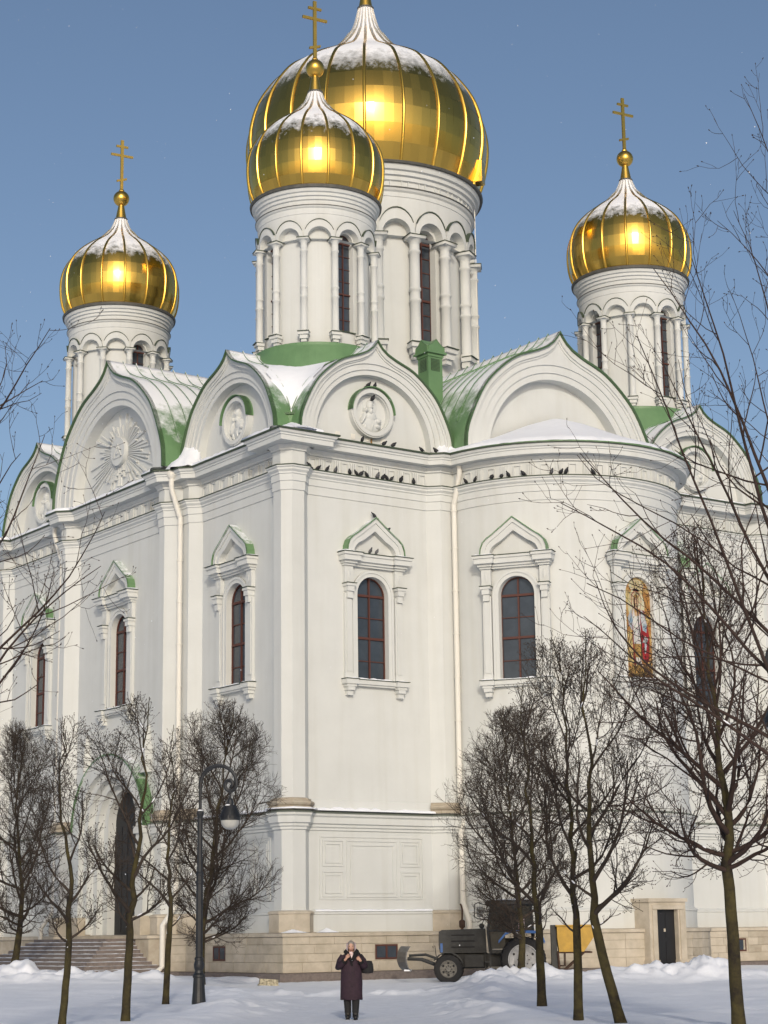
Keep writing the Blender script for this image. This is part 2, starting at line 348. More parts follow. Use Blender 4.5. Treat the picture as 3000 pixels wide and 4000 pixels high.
def surround(T, parent=CH):
    b = MB(); zb, zs = WIN
    b.ring(T, arch(0, HW+.24, zb, zs, 16), arch(0, HW, zb, zs, 16), 0, .05); b.ring(T, arch(0, HW+.24, zb, zs, 16), arch(0, HW+.14, zb, zs, 16), 0, .085)
    for s in (-1, 1):
        c = s*(HW+.45); B = lambda w, d, z0, z1, **k: b.box(T, c-w, c+w, 0, d, z0, z1, **k)
        B(.17, .12, zb, 14.55); B(.11, .15, zb+.25, 14.35); B(.19, .14, zb, zb+.18)
        B(.12, .24, 14.36, 14.62); B(.15, .30, 14.62, 14.82); B(.13, .2, 14.55, 14.4); B(.20, .34, 14.82, 14.92)
        B(.19, .16, 14.96, 15.62); 
        b.add([T(c, .19, 15.08), T(c+.09, .165, 15.3), T(c, .19, 15.52), T(c-.09, .165, 15.3)], [[0, 1, 2, 3]])
        B(.24, .24, 15.62, 15.70); B(.29, .33, 15.70, 15.80); B(.38, .46, 15.80, 16.0); B(.42, .52, 16.0, 16.10)
        B(.21, .3, 10.98, 11.08); B(.28, .36, 11.08, 11.26); B(.16, .28, 10.84, 10.98); B(.12, .2, 10.66, 10.84)
    b.box(T, -1.2, 1.2, 0, .14, 15.62, 15.70); b.box(T, -1.2, 1.2, 0, .22, 15.70, 15.80); b.box(T, -1.2, 1.2, 0, .32, 15.80, 16.0); b.box(T, -1.2, 1.2, 0, .37, 16.0, 16.10)
    b.box(T, -1.2, 1.2, 0, .18, 11.03, 11.10); b.box(T, -1.2, 1.2, 0, .24, 11.10, 11.26)
    z0 = 16.16; O = [(u, z+z0) for u, z in mir(KOK)]; I = [(u, z+z0) for u, z in mir(KIN)]
    b.ring(T, O, I, 0, .26); S = [(u*.87, (z-z0)*.87+z0) for u, z in O]; b.ring(T, O, S, 0, .31)
    o = b.build('window_surround', M['plaster'], parent)
    g = MB(); O2 = [(u*1.02, (z-z0)*1.02+z0+.02) for u, z in O]
    g.grid([[T(u, 0, z) for u, z in O2], [T(u, .37, z) for u, z in O2]]); g.ring(T, O2, O, .33, .37); g.build('hood_roof', M['roofs'], o)
    for a_ in [(s*(HW+.45)+q0, s*(HW+.45)+q1, dd, z) for s in (-1, 1) for q0, q1, dd, z in ((-.23, .23, .38, 14.925), (-.45, .45, .56, 16.105), (-.30, .30, .40, 11.265))]+[(-.72, .72, .41, 16.105), (-.86, .86, .28, 11.265)]:
        e = MB(); e.box(T, a_[0], a_[1], 0, a_[2], a_[3], a_[3]+.022); e.build('ledge_flashing', M['edge'], o)
    sn = MB()
    def slab(u0, u1, d1, z, h):
        k = max(2, int((u1-u0)/.12)); r = [[], [], [], []]
        for i in range(k+1):
            u = u0+(u1-u0)*i/k; hh = h*rng.uniform(.5, 1.2)*(0.25 if i in (0, k) else 1); dd = d1*rng.uniform(.88, 1.0)
            r[0].append(T(u, dd, z)); r[1].append(T(u, dd*.96, z+hh*.7)); r[2].append(T(u, dd*.5, z+hh)); r[3].append(T(u, 0.0, z+hh*1.1))
        sn.grid(r)
    slab(-.82, .82, .24, 11.288, .07)
    for s in (-1, 1): c = s*(HW+.45); slab(c-.28, c+.28, .36, 11.288, .06); slab(c-.43, c+.43, .5, 16.132, .07)
    sn.build('snow_on_ledge', M['snow'], o, smooth=True)
    return o
for phi, T in BAYS:
    if abs(phi) > 1.7 or phi > 1: continue
    window(T, HW, *WIN); surround(T)
for s in (-1, 1):
    T = planar(s*R_(56), 0, AC, d_=AR-.03); window(T, HW, *WIN); surround(T)
TM = planar(0, 0, AC, d_=AR-.03); surround(TM)
# ---------------------------------------------------------------- gables and their barrel roofs
OGK = [(1, 0), (.978, .201), (.83, .514), (.687, .684), (.475, .846), (.237, .941), (.095, 1.011), (0, 1.131)]
def catmull(P, k=8):
    P = [Vector((*p, 0)) for p in P]; out = []
    for i in range(len(P)-1):
        p0 = P[max(i-1, 0)]; p1 = P[i]; p2 = P[i+1]; p3 = P[min(i+2, len(P)-1)]
        for j in range(k):
            t = j/k; q = .5*((2*p1)+(p2-p0)*t+(2*p0-5*p1+4*p2-p3)*t*t+(3*p1-p0-3*p2+p3)*t**3); out.append((q.x, q.y))
    out.append((P[-1].x, P[-1].y)); return out
_og = catmull(OGK[:-1], 6)+[(.05, 1.062), (.02, 1.10), (0, 1.131)]
_oa = [math.atan2(z, u) for u, z in _og]
def ogee(th):                    # outline point at polar angle th (0 = right foot, pi = left foot), unit half width
    s = 1
    if th > math.pi/2: th = math.pi-th; s = -1
    u = np.interp(th, _oa, [p[0] for p in _og]); z = np.interp(th, _oa, [p[1] for p in _og]); return (s*float(u), float(z))
NT = 48
TH = sorted(set([math.pi*(1-i/NT) for i in range(NT+1)]), reverse=True)
TH = sorted(TH+[math.pi/2+x for x in (-.02, -.05, .02, .05)], reverse=True)
def gable(T, hw, zb, D, Dback, rn, rec=.47):
    sz = 1.0
    og = lambda k, dz=0: [(ogee(t)[0]*hw*k, zb+dz+ogee(t)[1]*hw*k) for t in TH]
    ci = lambda r: [(r*hw*math.cos(t), zb+r*hw*math.sin(t)) for t in TH]
    b = MB()
    b.ring(T, og(.985), ci(rn+.12), D-.3, D); b.ring(T, og(1.0), og(.955), D-.3, D+.12)
    b.ring(T, og(.955), og(.935), D-.3, D+.05)
    b.ring(T, ci(rn+.12), ci(rn+.055), D-.4, D-.06); b.ring(T, ci(rn+.055), ci(rn), D-rec-.03, D-.12)
    b.fan(T, ci(rn), D-rec)
    o = b.build('gable', M['plaster'], CH)
    g = MB(); o1 = og(1.0, .0); o2 = og(1.014, .012)
    g.grid([[T(u, D+.22, z) for u, z in o2], [T(u, Dback, z) for u, z in o2]]); g.build('roof', M['roof'], CH, smooth=True)
    e = MB(); e.ring(T, o2, o1, D+.05, D+.225); e.build('roof_edge', M['edgeg'], o)
    # standing seams of the sheet roof
    k = 0; d = D-.6
    sm = MB()
    while d > Dback+.3:
        o3 = og(1.020, .03)[4:-4]; o4 = og(1.027, .033)[4:-4]
        sm.grid([[T(u, d-.02, z) for u, z in o3], [T(u, d-.02, z) for u, z in o4], [T(u, d+.02, z) for u, z in o4], [T(u, d+.02, z) for u, z in o3]]); d -= .62
    sm.build('roof_seam', M['roof'], o)
    return o
M['edgeg'] = mat('green_metal_edge', (0.06, 0.115, 0.05), 0.5)
ZG = 20.62
def medallion(T, D):
    zc = 21.86; b = MB(); m = 40
    c = lambda r: [(r*math.cos(2*math.pi*i/m), zc+r*math.sin(2*math.pi*i/m)) for i in range(m)]
    b.ring(T, c(1.0), c(.92), D-0.360, D-0.120, closed=True); b.ring(T, c(.95), c(.80), D-0.360, D-0.080, closed=True); b.ring(T, c(.82), c(.77), D-0.360, D-0.180, closed=True)
    o = b.build('medallion', M['plaster'], CH)
    g = MB(); A = [math.pi*i/24 for i in range(25)]; co = lambda r: [(r*math.cos(a), zc+.03+r*math.sin(a)) for a in A]
    g.grid([[T(u, D-0.360, z) for u, z in co(1.03)], [T(u, D+0.000, z) for u, z in co(1.03)]]); g.ring(T, co(1.03), co(1.0), D-0.280, D+0.000); g.build('medallion_hood', M['green'], o)
    r = MB(); P = lambda u, d, z: T(u, D-0.360+d, zc+z)
    def lump(u, z, ru, rz, rd, n=14, mm=6, lean=0):
        rows = []
        for i in range(mm+1):
            t = math.pi/2*i/mm; rows.append([P(u+ru*math.cos(t)*math.cos(2*math.pi*j/n)+lean*math.sin(2*math.pi*j/n)*rz*math.cos(t), rd*math.sin(t), z+rz*math.cos(t)*math.sin(2*math.pi*j/n)) for j in range(n)])
        r.grid(rows, closed=True)
    lump(0, .30, .36, .36, .035); lump(0, -.42, .52, .36, .16); lump(.02, -.12, .30, .26, .17); lump(-.02, .34, .17, .22, .22); lump(-.02, .10, .12, .17, .22); lump(-.02, .34, .03, .06, .27)
    lump(-.36, -.22, .09, .30, .24, lean=.4); lump(-.25, .12, .075, .12, .26); lump(.34, -.28, .17, .13, .24); lump(.30, -.50, .20, .10, .22); lump(-.3, -.55, .1, .2, .18); lump(.05, -.5, .06, .22, .2)
    r.build('saint_relief', M['plaster'], o, smooth=True); return o
def sunburst(T, D):
    zc = 22.4; b = MB(); m = 32; R0 = .62
    b.ring(T, [(R0*math.cos(2*math.pi*i/m), zc+R0*math.sin(2*math.pi*i/m)) for i in range(m)], [(.02*math.cos(2*math.pi*i/m), zc+.02*math.sin(2*math.pi*i/m)) for i in range(m)], D-0.360, D-0.120, closed=True)
    tri = [(0, .32), (-.36, -.26), (.36, -.26)]
    for i in range(3):
        a, c2 = tri[i], tri[(i+1) % 3]; L = math.hypot(c2[0]-a[0], c2[1]-a[1]); nx, nz = -(c2[1]-a[1])/L*.03, (c2[0]-a[0])/L*.03
        b.ring(T, [(a[0]+nx, zc+a[1]+nz), (c2[0]+nx, zc+c2[1]+nz)], [(a[0]-nx, zc+a[1]-nz), (c2[0]-nx, zc+c2[1]-nz)], D-0.120, D-0.080)
    b.ring(T, [(.12*math.cos(2*math.pi*i/16), zc-.06+.08*math.sin(2*math.pi*i/16)) for i in range(16)], [(.01*math.cos(2*math.pi*i/16), zc-.06+.01*math.sin(2*math.pi*i/16)) for i in range(16)], D-0.120, D-0.070, closed=True)
    o = b.build('sunburst', M['plaster'], CH); r2 = random.Random(8); N = 84
    for i in range(N):
        a = 2*math.pi*(i+r2.uniform(-.2, .2))/N
        # reach of the niche in this direction
        Rm = 0
        for st in range(40):
            rr = .7+st*.1; u, z = rr*math.cos(a), zc+rr*math.sin(a)
            if z < ZG+.12 or math.hypot(u, z-ZG) > .715*5.05: break
            Rm = rr
        L = Rm*r2.uniform(.62, 1.0) if i % 2 else Rm*r2.uniform(.45, .75)
        w0, w1 = .012, .018+.022*L/2; h0 = r2.uniform(.05, .16)
        m2 = MB(); ca, sa = math.cos(a), math.sin(a)
        Q = lambda r, w, d: T(r*ca-w*sa, D-0.365+d, zc+r*sa+w*ca)
        m2.add([Q(.55, -w0, 0), Q(.55, w0, 0), Q(L, w1, 0), Q(L, -w1, 0), Q(.55, -w0, .05), Q(.55, w0, .05), Q(L, w1, h0), Q(L, -w1, h0)], [[4, 5, 6, 7], [0, 1, 5, 4], [1, 2, 6, 5], [2, 3, 7, 6], [3, 0, 4, 7]])
        m2.build('ray', M['plaster'], o)
    return o
for k, phi in enumerate(PH):
    for s in (-1, 1):
        T = planar(phi, u_=s*8.75); gable(T, 3.6, ZG, 12.92, 4.5, .76)
        if k < 2: medallion(T, 12.92-.47+.36)
    T = planar(phi); gable(T, 5.05, ZG, 13.75, 2.5, .735, .62)
    if k == 1: sunburst(T, 13.75-.62+.36)
for i in range(4):
    m = MB(); m.box(planar(0, u_=-8.75), -1.6+i*.72, -1.42+i*.72, 12.44, 12.475, 20.75, 20.95); m.build('vent_plate', M['pipe'], CH)
m = MB(); T = planar(0, u_=-8.75)
m.add([T(-.03, 12.455, 20.80), T(.10, 12.455, 20.86), T(.14, 12.455, 20.66), T(.10, 12.455, 20.64)], [[0, 1, 2, 3]]); m.add([T(.02, 12.50, 20.98), T(.10, 12.50, 20.98), T(.11, 12.462, 20.64), T(.05, 12.462, 20.68)], [[0, 1, 2, 3]]); m.build('rust_stain', M['rust'], CH)['kind'] = 'stuff'
# roof deck behind the gables so that no hole shows, and the main roof
mb = MB(); mb.box(ID, -11.9, 11.9, -11.9, 11.9, 20.3, 20.7); mb.build('roof_deck', M['roof'], CH)
# ---------------------------------------------------------------- apse roof
mb = MB(); rr = []
for r, z in [(AR+.70, 20.36), (AR+.72, 20.42), (AR+.2, 20.58), (3.6, 21.15), (1.6, 22.0), (.25, 22.55), (0, 22.6)]:
    rr.append([(r*math.sin(a), AC-.6*(1-r/6)-r*math.cos(a), z) for a in [-math.pi/2+math.pi*i/36 for i in range(37)]])
mb.grid(rr); mb.build('apse_roof', M['roof'], CH, smooth=True)
mb = MB(); rr = []
r2 = random.Random(3)
for r, z in [(AR+.66, 20.44), (AR+.5, 20.60), (AR+.0, 20.78), (3.5, 21.38), (1.6, 22.2), (.4, 22.62), (0, 22.68)]:
    rr.append([(r*k*math.sin(a), AC-.6*(1-r/6)-r*k*math.cos(a), z) for a, k in [(-math.pi/2+.06+(math.pi-.12)*i/60, 1+r2.uniform(-.012, .008)) for i in range(61)]])
mb.grid(rr); mb.build('snow_on_apse_roof', M['snow'], CH, smooth=True)
# ---------------------------------------------------------------- snow along the cornice and in the valleys
def snow_strip(poly, d0, d1, z, h, seed, parent=CH):
    r3 = random.Random(seed); P = densify(poly, .22); m = MB(); rows = [[] for _ in range(5)]
    A = offset(P, d1, False); Bq = offset(P, d0, False)
    for i, (a, b2) in enumerate(zip(A, Bq)):
        hh = h*r3.uniform(.6, 1.25); e = r3.uniform(-.03, .02)
        L = lambda t: (a[0]+(b2[0]-a[0])*t, a[1]+(b2[1]-a[1])*t)
        rows[0].append((*L(e*.5), z)); rows[1].append((*L(.02+e), z+hh*.55)); rows[2].append((*L(.16), z+hh*.95)); rows[3].append((*L(.6), z+hh*1.2)); rows[4].append((*L(1), z+hh*1.4))
    m.grid(rows); return m.build('snow_on_cornice', M['snow'], parent, smooth=True)
TL = planar(PH[1], d_=W)
snow_strip([TL(u, d, 0)[:2] for u, d in [(6.2, 0), (11.7, 0), (11.7, .4), (13.04, .4)]], .0, .70, 20.42, .15, 1)
snow_strip([TL(u, d, 0)[:2] for u, d in [(-5.3, .42), (-4.75, .97), (-4.3, .97), (-3.8, .47), (3.8, .47), (4.3, .97), (4.75, .97)]], .0, .70, 20.42, .17, 2)
snow_strip([TL(u, d, 0)[:2] for u, d in [(-13.04, .4), (-11.7, .4), (-11.7, 0), (-6.2, 0)]], .0, .70, 20.42, .16, 3)
TR = planar(0, d_=W)
snow_strip([TR(u, d, 0)[:2] for u, d in [(-13.04, .4), (-11.75, .4)]], .0, .68, 20.42, .14, 4)
snow_strip([TR(u, d, 0)[:2] for u, d in [(-11.7, 0), (-9.5, 0)]], .0, .40, 20.46, .05, 5)
snow_strip([TR(u, d, 0)[:2] for u, d in [(6.2, 0), (11.7, 0)]], .0, .60, 20.42, .10, 6)
def heap(name, c, rx, ry, rz, seed, parent=CH, lean=(0, 0)):
    r3 = np.random.RandomState(seed); m = MB(); n1, m1 = 30, 12; rows = []
    for i in range(m1+1):
        t = i/m1; row = []
        for j in range(n1):
            a = 2*math.pi*j/n1; k = (1-t**.85)*(1+.16*math.sin(3*a+seed)+.1*math.sin(5*a+2*seed)+.07*math.sin(11*a+3*seed+5*t)+.05*r3.randn()*(1-t))+.02
            z = rz*(t**.9+.03*r3.randn()*(t > 0))
            row.append((c[0]+rx*k*math.cos(a)+lean[0]*t, c[1]+ry*k*math.sin(a)+lean[1]*t, c[2]+z))
        rows.append(row)
    m.grid(rows, True); return m.build(name, M['snow'], parent, smooth=True)
heap('snow_drift', (-12.55, -12.65, 20.44), 1.15, 1.15, .62, 1, lean=(.3, .3))
heap('snow_drift', (-12.95, -5.25, 20.42), 1.0, 1.25, 1.75, 2, lean=(.75, 0))
heap('snow_drift', (-12.9, 5.25, 20.46), .6, .7, .8, 3, lean=(.4, 0))
heap('snow_drift', (-5.2, -12.9, 20.46), .75, .7, .95, 4, lean=(0, .5))
heap('snow_drift', (5.4, -12.9, 20.46), .8, .7, .95, 5, lean=(0, .5))
# valley gutter between the two corner gables
mb = MB(); Tc = planar(-math.pi/4)
mb.box(Tc, -.26, .26, 16.3, 17.55, 20.6, 21.32); mb.build('valley_gutter', M['green'], CH)
mb = MB(); mb.box(Tc, -.33, .33, 16.3, 17.62, 21.325, 21.40); mb.build('valley_gutter_lip', M['edgeg'], CH)
# snow that fills the valley between the two corner barrels, from the gutter up to the tower foot
def barrel_z(x): x = min(abs(x-8.75)/3.68, .999); return ZG+.02+3.68*float(np.interp(x, [p[0] for p in _og][::-1], [p[1] for p in _og][::-1]))
mb = MB(); rows = []; r2 = random.Random(12)
for i in range(22):
    t = i/21; x = 12.30-t*3.0; w = (.55+.85*t**.7)*r2.uniform(.88, 1.1); zv = barrel_z(x); row = []
    ze = max(barrel_z(x-w), barrel_z(x+w))+.03; zc = min(zv+.42, ze-.02)
    for j in range(13):
        q_ = -1+j/6; dl = q_*w; z_ = max(zc+(ze-zc)*abs(q_)**1.7, barrel_z(x-abs(dl))+.03); row.append((-(x-dl), -(x+dl), z_+r2.uniform(-.02, .02)))
    if i == 0: row = [(q0[0], q0[1], barrel_z(x)-.15) for q0 in row]
    rows.append(row)
mb.grid(rows); mb.build('snow_in_valley', M['snow'], CH, smooth=True)
# ---------------------------------------------------------------- chimney and hatch
Tq = planar(0, -4.55, -10.9)
mb = MB(); mb.box(Tq, -.36, .36, -.36, .36, 21.0, 25.35); mb.box(Tq, -.40, .40, -.40, .40, 25.22, 25.34); mb.box(Tq, -.50, .50, -.50, .50, 25.352, 25.44)
hood = [(-.42, 25.44), (-.40, 25.66), (-.2, 25.78), (0, 25.98), (.2, 25.78), (.40, 25.66), (.42, 25.44)]
for ph in (0, math.pi/2):
    Tk = planar(ph, -4.55, -10.9); mb.grid([[Tk(u, -.46, z) for u, z in hood], [Tk(u, .46, z) for u, z in hood]]); mb.fan(Tk, hood, .44); mb.fan(Tk, hood, -.44)
ch = mb.build('chimney', M['green'], CH)
for ph in (0, -math.pi/2):
    Tk = planar(ph, -4.55, -10.9)
    mb = MB(); mb.box(Tk, -.22, .22, .355, .372, 24.62, 25.14); mb.build('vent', M['door'], ch)
    for i in range(9): mb = MB(); z = 24.63+i*.057; mb.add([Tk(-.22, .374, z), Tk(.22, .374, z), Tk(.22, .40, z+.03), Tk(-.22, .40, z+.03)], [[0, 1, 2, 3]]); mb.build('louvre', M['green'], ch)
Th = planar(R_(-35), -3.3, -9.6)
mb = MB(); A = arch(0, .30, 24.3, 24.85, 10); I = arch(0, .24, 24.3, 24.85, 10); mb.ring(Th, A, I, -.6, .12); mb.build('roof_hatch', M['green'], CH)
mb = MB(); mb.fan(Th, I, -.1); mb.build('roof_hatch_opening', M['door'], CH)
# ---------------------------------------------------------------- drums and domes
def drum(cx, cy, n, Rw, Ru, z, wins, big=False):
    """z: base, bracket, colbase, r3, r2, r1, capb, capt, spring, top(band), ledge, rim"""
    k = 1.75 if big else 1.0
    hb = math.pi/n*Ru; ra = hb*.74
    b = MB(); up = MB(); trim = MB()
    for i in range(n):
        a = 2*math.pi*i/n
        T = cylmap(cx, cy, Rw, a); hbw = math.pi/n*Rw; hwin = hbw*(.66 if big else .64)
        holes = [(0, hwin, z['colbase']+.18*k, z['capt']+.02)] if i in wins else []
        panel(b, T, -hbw, hbw, z['base'], z['top'], holes, du=hbw/4, reveal=.34*k, n=12)
        T2 = cylmap(cx, cy, Ru, a)
        panel(up, T2, -hb, hb, z['capt'], z['top'], [(0, ra, z['capt'], z['spring'])], du=hb/4, reveal=Ru-Rw+.02, n=14)
        oa = arch(0, hb*.99, z['capt'], z['spring'], 14, ra+.30*k)[1:-1]; up.ring(T2, oa, arch(0, ra, z['capt'], z['spring'], 14)[1:-1], -.02, .085*k)
        tr = arch(0, hb*1.0, z['capt'], z['spring']+.004, 14, ra+.325*k)[3:-3]; trim.ring(T2, tr, oa[2:-2], -.02, .12*k)
    o = b.build('drum', M['plaster'], CH)
    up.build('arcade', M['plaster'], o); trim.build('arcade_flashing', M['edge'], o)['kind'] = 'stuff'
    # cornice of the drum
    zt, zl, zr = z['top'], z['ledge'], z['rim']
    m = MB(); h = zr-zl
    m.lathe([(Ru, zt), (Ru+.02*k, zt+.02), (Ru+.02*k, zl-.1*k), (Ru+.07*k, zl-.06*k), (Ru+.10*k, zl), (Ru+.02*k, zl+.03*k), (Ru+.02*k, zl+.3*h), (Ru+.08*k, zl+.34*h), (Ru+.08*k, zl+.5*h), (Ru+.15*k, zl+.54*h), (Ru+.15*k, zl+.7*h), (Ru+.22*k, zl+.74*h), (Ru+.26*k, zr-.06)], 72, cx, cy)
    m.build('drum_cornice', M['plaster'], o)
    m = MB(); m.lathe([(Ru+.10*k, zl+.002), (Ru+.12*k, zl+.004), (Ru+.12*k, zl+.03*k), (Ru+.01, zl+.04*k)], 72, cx, cy)
    m.lathe([(Ru+.24*k, zr-.06), (Ru+.33*k, zr-.05), (Ru+.35*k, zr+.05), (Ru+.30*k, zr+.10), (Ru+.1*k, zr+.16)], 72, cx, cy); m.build('gutter', M['gutter'], o)
    if big:
        Tp = cylmap(cx, cy, Ru+.035)
        for i in range(36): put(PAN2, 'frieze_panel', cylmap(cx, cy, Ru+.035), (Ru+.035)*2*math.pi*i/36, 0, zl+.07, o)
    # columns
    cr = .135*k; pm = MB()
    pr = [(cr*1.25, 0), (cr*1.3, .06*k), (cr*1.05, .12*k)]
    H = z['capb']-z['colbase']
    for zz in (z['r3'], z['r2'], z['r1']):
        t = zz-z['colbase']; pr += [(cr, t-.05*k), (cr*1.18, t-.03*k), (cr*1.18, t+.03*k), (cr, t+.05*k)]
    pr += [(cr, H), (cr*1.1, H+.03), (cr*1.5, z['capt']-z['colbase']-.09*k)]
    pm.lathe(pr, 14); hc = z['capt']-z['colbase']
    s2 = cr*1.75; pm.box(ID, -s2, s2, -s2, s2, hc-.09*k, hc-.02)
    cm = pm.mesh('column', M['plaster'], False)
    cm.polygons.foreach_set('use_smooth', [len(p.vertices) == 4 and abs(p.normal.z) < .9 for p in cm.polygons])
    bk = MB(); bk.box(ID, -cr*1.6, cr*1.6, -.1, cr*1.7, -.14*k, -.02*k); bk.box(ID, -cr*1.2, cr*1.2, -.1, cr*1.2, -.30*k, -.14*k); bk.box(ID, -cr*.8, cr*.8, -.1, cr*.7, -.42*k, -.30*k)
    bm = bk.mesh('bracket', M['plaster']); em = MB(); em.box(ID, -s2*1.08, s2*1.08, -s2*1.08, s2*1.08, hc-.02, hc+.01); em = em.mesh('capital_flashing', M['edge']); em2 = MB(); em2.box(ID, -cr*1.75, cr*1.75, -.1, cr*1.85, -.02*k, .0); em2 = em2.mesh('bracket_flashing', M['edge'])
    for i in range(n):
        a = 2*math.pi*(i+.5)/n; T = cylmap(cx, cy, Ru, a)
        p = T(0, .02, 0)
        if (Vector((p[0], p[1], 0))-Vector((cx, cy, 0))).dot(Vector((CAM.x, CAM.y, 0))-Vector((cx, cy, 0))) < -.35*60*Ru: continue
        put(cm, 'column', T, 0, .02, z['colbase'], o); put(bm, 'bracket', T, 0, -.02, z['colbase'], o); put(em, 'capital_flashing', T, 0, .02, z['colbase'], o); put(em2, 'bracket_flashing', T, 0, .02, z['colbase'], o)
    for i in wins:
        a = 2*math.pi*i/n; T = planar(a, cx, cy, d_=Rw-.02); hbw = math.pi/n*Rw; hwin = hbw*(.66 if big else .64)
        zb = z['colbase']+.18*k; zs = z['capt']+.02; nb = 7; bars = [zb+(zs-zb)*j/nb for j in range(1, nb)]
        window(T, hwin, zb, zs, bars, dep=-.24*k, parent=o, name='drum_window', heavy=(2, nb-1), th=.032*k)
        m = MB(); T3 = cylmap(cx, cy, Rw, a); m.box(T3, -hwin-.05, hwin+.05, -.2*k, .1, zb-.05, zb-.01); m.build('window_sill', M['edge'], o)
    return o
PAN2 = panel_mesh(.30)
def spline(P, k=6): return catmull(P, k)
def dome(cx, cy, prof, nr, cols, rows, material, zneck, keep, snow_z, seed, k=1.0):
    P = spline(prof, 8); zs_ = [p[1] for p in P]
    b = MB(); b.lathe([(r-.03*k, z) for r, z in P], nr*6, cx, cy); o = b.build('dome', M['gold_dark'], CH, smooth=True)
    # equal arc-length rows
    L = [0.0]
    for i in range(1, len(P)): L.append(L[-1]+math.hypot(P[i][0]-P[i-1][0], P[i][1]-P[i-1][1]))
    at = lambda s: (float(np.interp(s, L, [p[0] for p in P])), float(np.interp(s, L, zs_)))
    r3 = random.Random(seed); items = []; view = Vector((CAM.x-cx, CAM.y-cy, 0)).normalized()
    nc = nr*cols
    for i in range(rows):
        s0 = L[-1]*i/rows; s1 = L[-1]*(i+1)/rows; mid = at((s0+s1)/2)
        step = 1 if mid[0] > .45*max(p[0] for p in P) else cols
        for j in range(0, nc, step):
            a0 = 2*math.pi*j/nc; a1 = 2*math.pi*(j+step)/nc; am = (a0+a1)/2
            facing = math.cos(am)*view.x+math.sin(am)*view.y
            g = .0035 if step == 1 else 0; ta = r3.gauss(0, .0018); tb = r3.gauss(0, .003)
            V = []; sa = 2 if step == 1 else 4
            for s in (s0, (s0+s1)/2, s1):
                r, z = at(s); row = []
                for t in range(sa+1):
                    x = t/sa; a = a0+(a1-a0)*x; rr = r+(x-.5)*ta*(a1-a0)*r*2+((s-s0)/(s1-s0)-.5)*tb*(s1-s0)*2
                    row.append((cx+rr*math.cos(a), cy+rr*math.sin(a), z))
                V.append(row)
            items.append((facing*(s1-s0)*(a1-a0)*mid[0] if mid[1] < snow_z else facing*.01, V))
    items.sort(key=lambda t: -t[0]); rest = MB()
    for idx, (w, V) in enumerate(items):
        if idx < keep: m = MB(); m.grid(V); m.build('gold_panel', material, o, smooth=True)
        else: rest.grid(V)
    ro = rest.build('gold_panels', material, o, smooth=True); ro['kind'] = 'stuff'
    # ribs
    for j in range(nr):
        a = 2*math.pi*j/nr
        if math.cos(a)*view.x+math.sin(a)*view.y < -.35: continue
        m = MB(); rws = []
        for r, z in P:
            w = (.055*k+.004) if r > .6*k else max(.012, .055*k*r/(.6*k)); h = .075*k if r > .6*k else .03*k
            rws.append([(cx+(r+hh)*math.cos(a)-ww*math.sin(a), cy+(r+hh)*math.sin(a)+ww*math.cos(a), z) for hh, ww in ((-.02, -w), (h*.7, -w*.7), (h, 0), (h*.7, w*.7), (-.02, w))])
        m.grid(rws); m.build('rib', M['gold_rm' if k > 1 else 'gold_rs'], o, smooth=True)
    # neck, ball
    zn, rn = zneck, P[-1][0]
    m = MB(); m.lathe([(rn*1.0, zn-.02*k), (rn*1.16, zn), (rn*1.16, zn+.05*k), (rn*1.02, zn+.06*k)], 24, cx, cy); m.build('neck_ring', M['gutter'], o)
    m = MB(); m.lathe([(rn*.98, zn+.05*k), (rn*.52, zn+.75*k), (rn*.5, zn+.80*k)], 24, cx, cy); m.build('neck', M['gold'], o, smooth=True)
    zb = zn+1.13*k; rb = .4*k
    m = MB(); m.ell((cx, cy, zb), rb, rb, rb, 24, 14); m.build('ball', M['gold'], o, smooth=True)
    c = MB(); T = planar(R_(-7), cx, cy); z0 = zb+rb*.95; t = .045*k; H = 2.74*k
    c.box(T, -.075*k, .075*k, -t, t, z0, z0+H)
    c.box(T, -.58*k, .58*k, -t*1.02, t*1.02, z0+H*.70-.055*k, z0+H*.70+.055*k); c.box(T, -.31*k, .31*k, -t*1.02, t*1.02, z0+H*.875-.05*k, z0+H*.875+.05*k)
    q0, q1 = z0+H*.255, z0+H*.195
    c.add([T(u, d, z) for d in (-t*1.02, t*1.02) for u, z in ((-.26*k, q1-.05*k), (.26*k, q0-.05*k), (.26*k, q0+.05*k), (-.26*k, q1+.05*k))], [[0, 1, 2, 3], [4, 5, 6, 7], [0, 1, 5, 4], [1, 2, 6, 5], [2, 3, 7, 6], [3, 0, 4, 7]])
    c.lathe([(.14*k, z0-.06*k), (.14*k, z0+.05*k), (.09*k, z0+.12*k)], 12, cx, cy)
    c.build('cross', M['gold'], o); return o
M['gold_dark'] = mat('gold_seam', (0.30, 0.19, 0.04), 0.5, 1.0)
TS = 8.85
zS = dict(base=23.2, colbase=25.45, r3=26.93, r2=27.32, r1=28.86, capb=29.19, capt=29.40, spring=29.42, top=30.45, ledge=30.80, rim=31.55)
profS = [(2.55, 31.62), (2.73, 32.0), (2.84, 32.5), (2.875, 33.05), (2.84, 33.55), (2.70, 34.05), (2.42, 34.55), (2.0, 35.0), (1.55, 35.36), (1.08, 35.68), (.72, 36.02), (.45, 36.40), (.28, 36.82)]
for cx, cy, keep in ((-TS, -TS, 90), (-TS, TS, 40), (TS, -TS, 40), (TS, TS, 0)):
    drum(cx, cy, 12, 2.20, 2.42, zS, (0, 3, 6, 9))
    m = MB(); m.lathe([(2.45, 24.99), (2.62, 24.97), (2.64, 24.85), (2.66, 24.80), (3.2, 23.4), (3.4, 22.6)], 64, cx, cy); m.build('drum_skirt', M['green'], CH, smooth=False)
    dome(cx, cy, profS, 16, 4, 12, M['gold_s'], 36.82, keep, 34.5, int(cx*3+cy*7)+99)
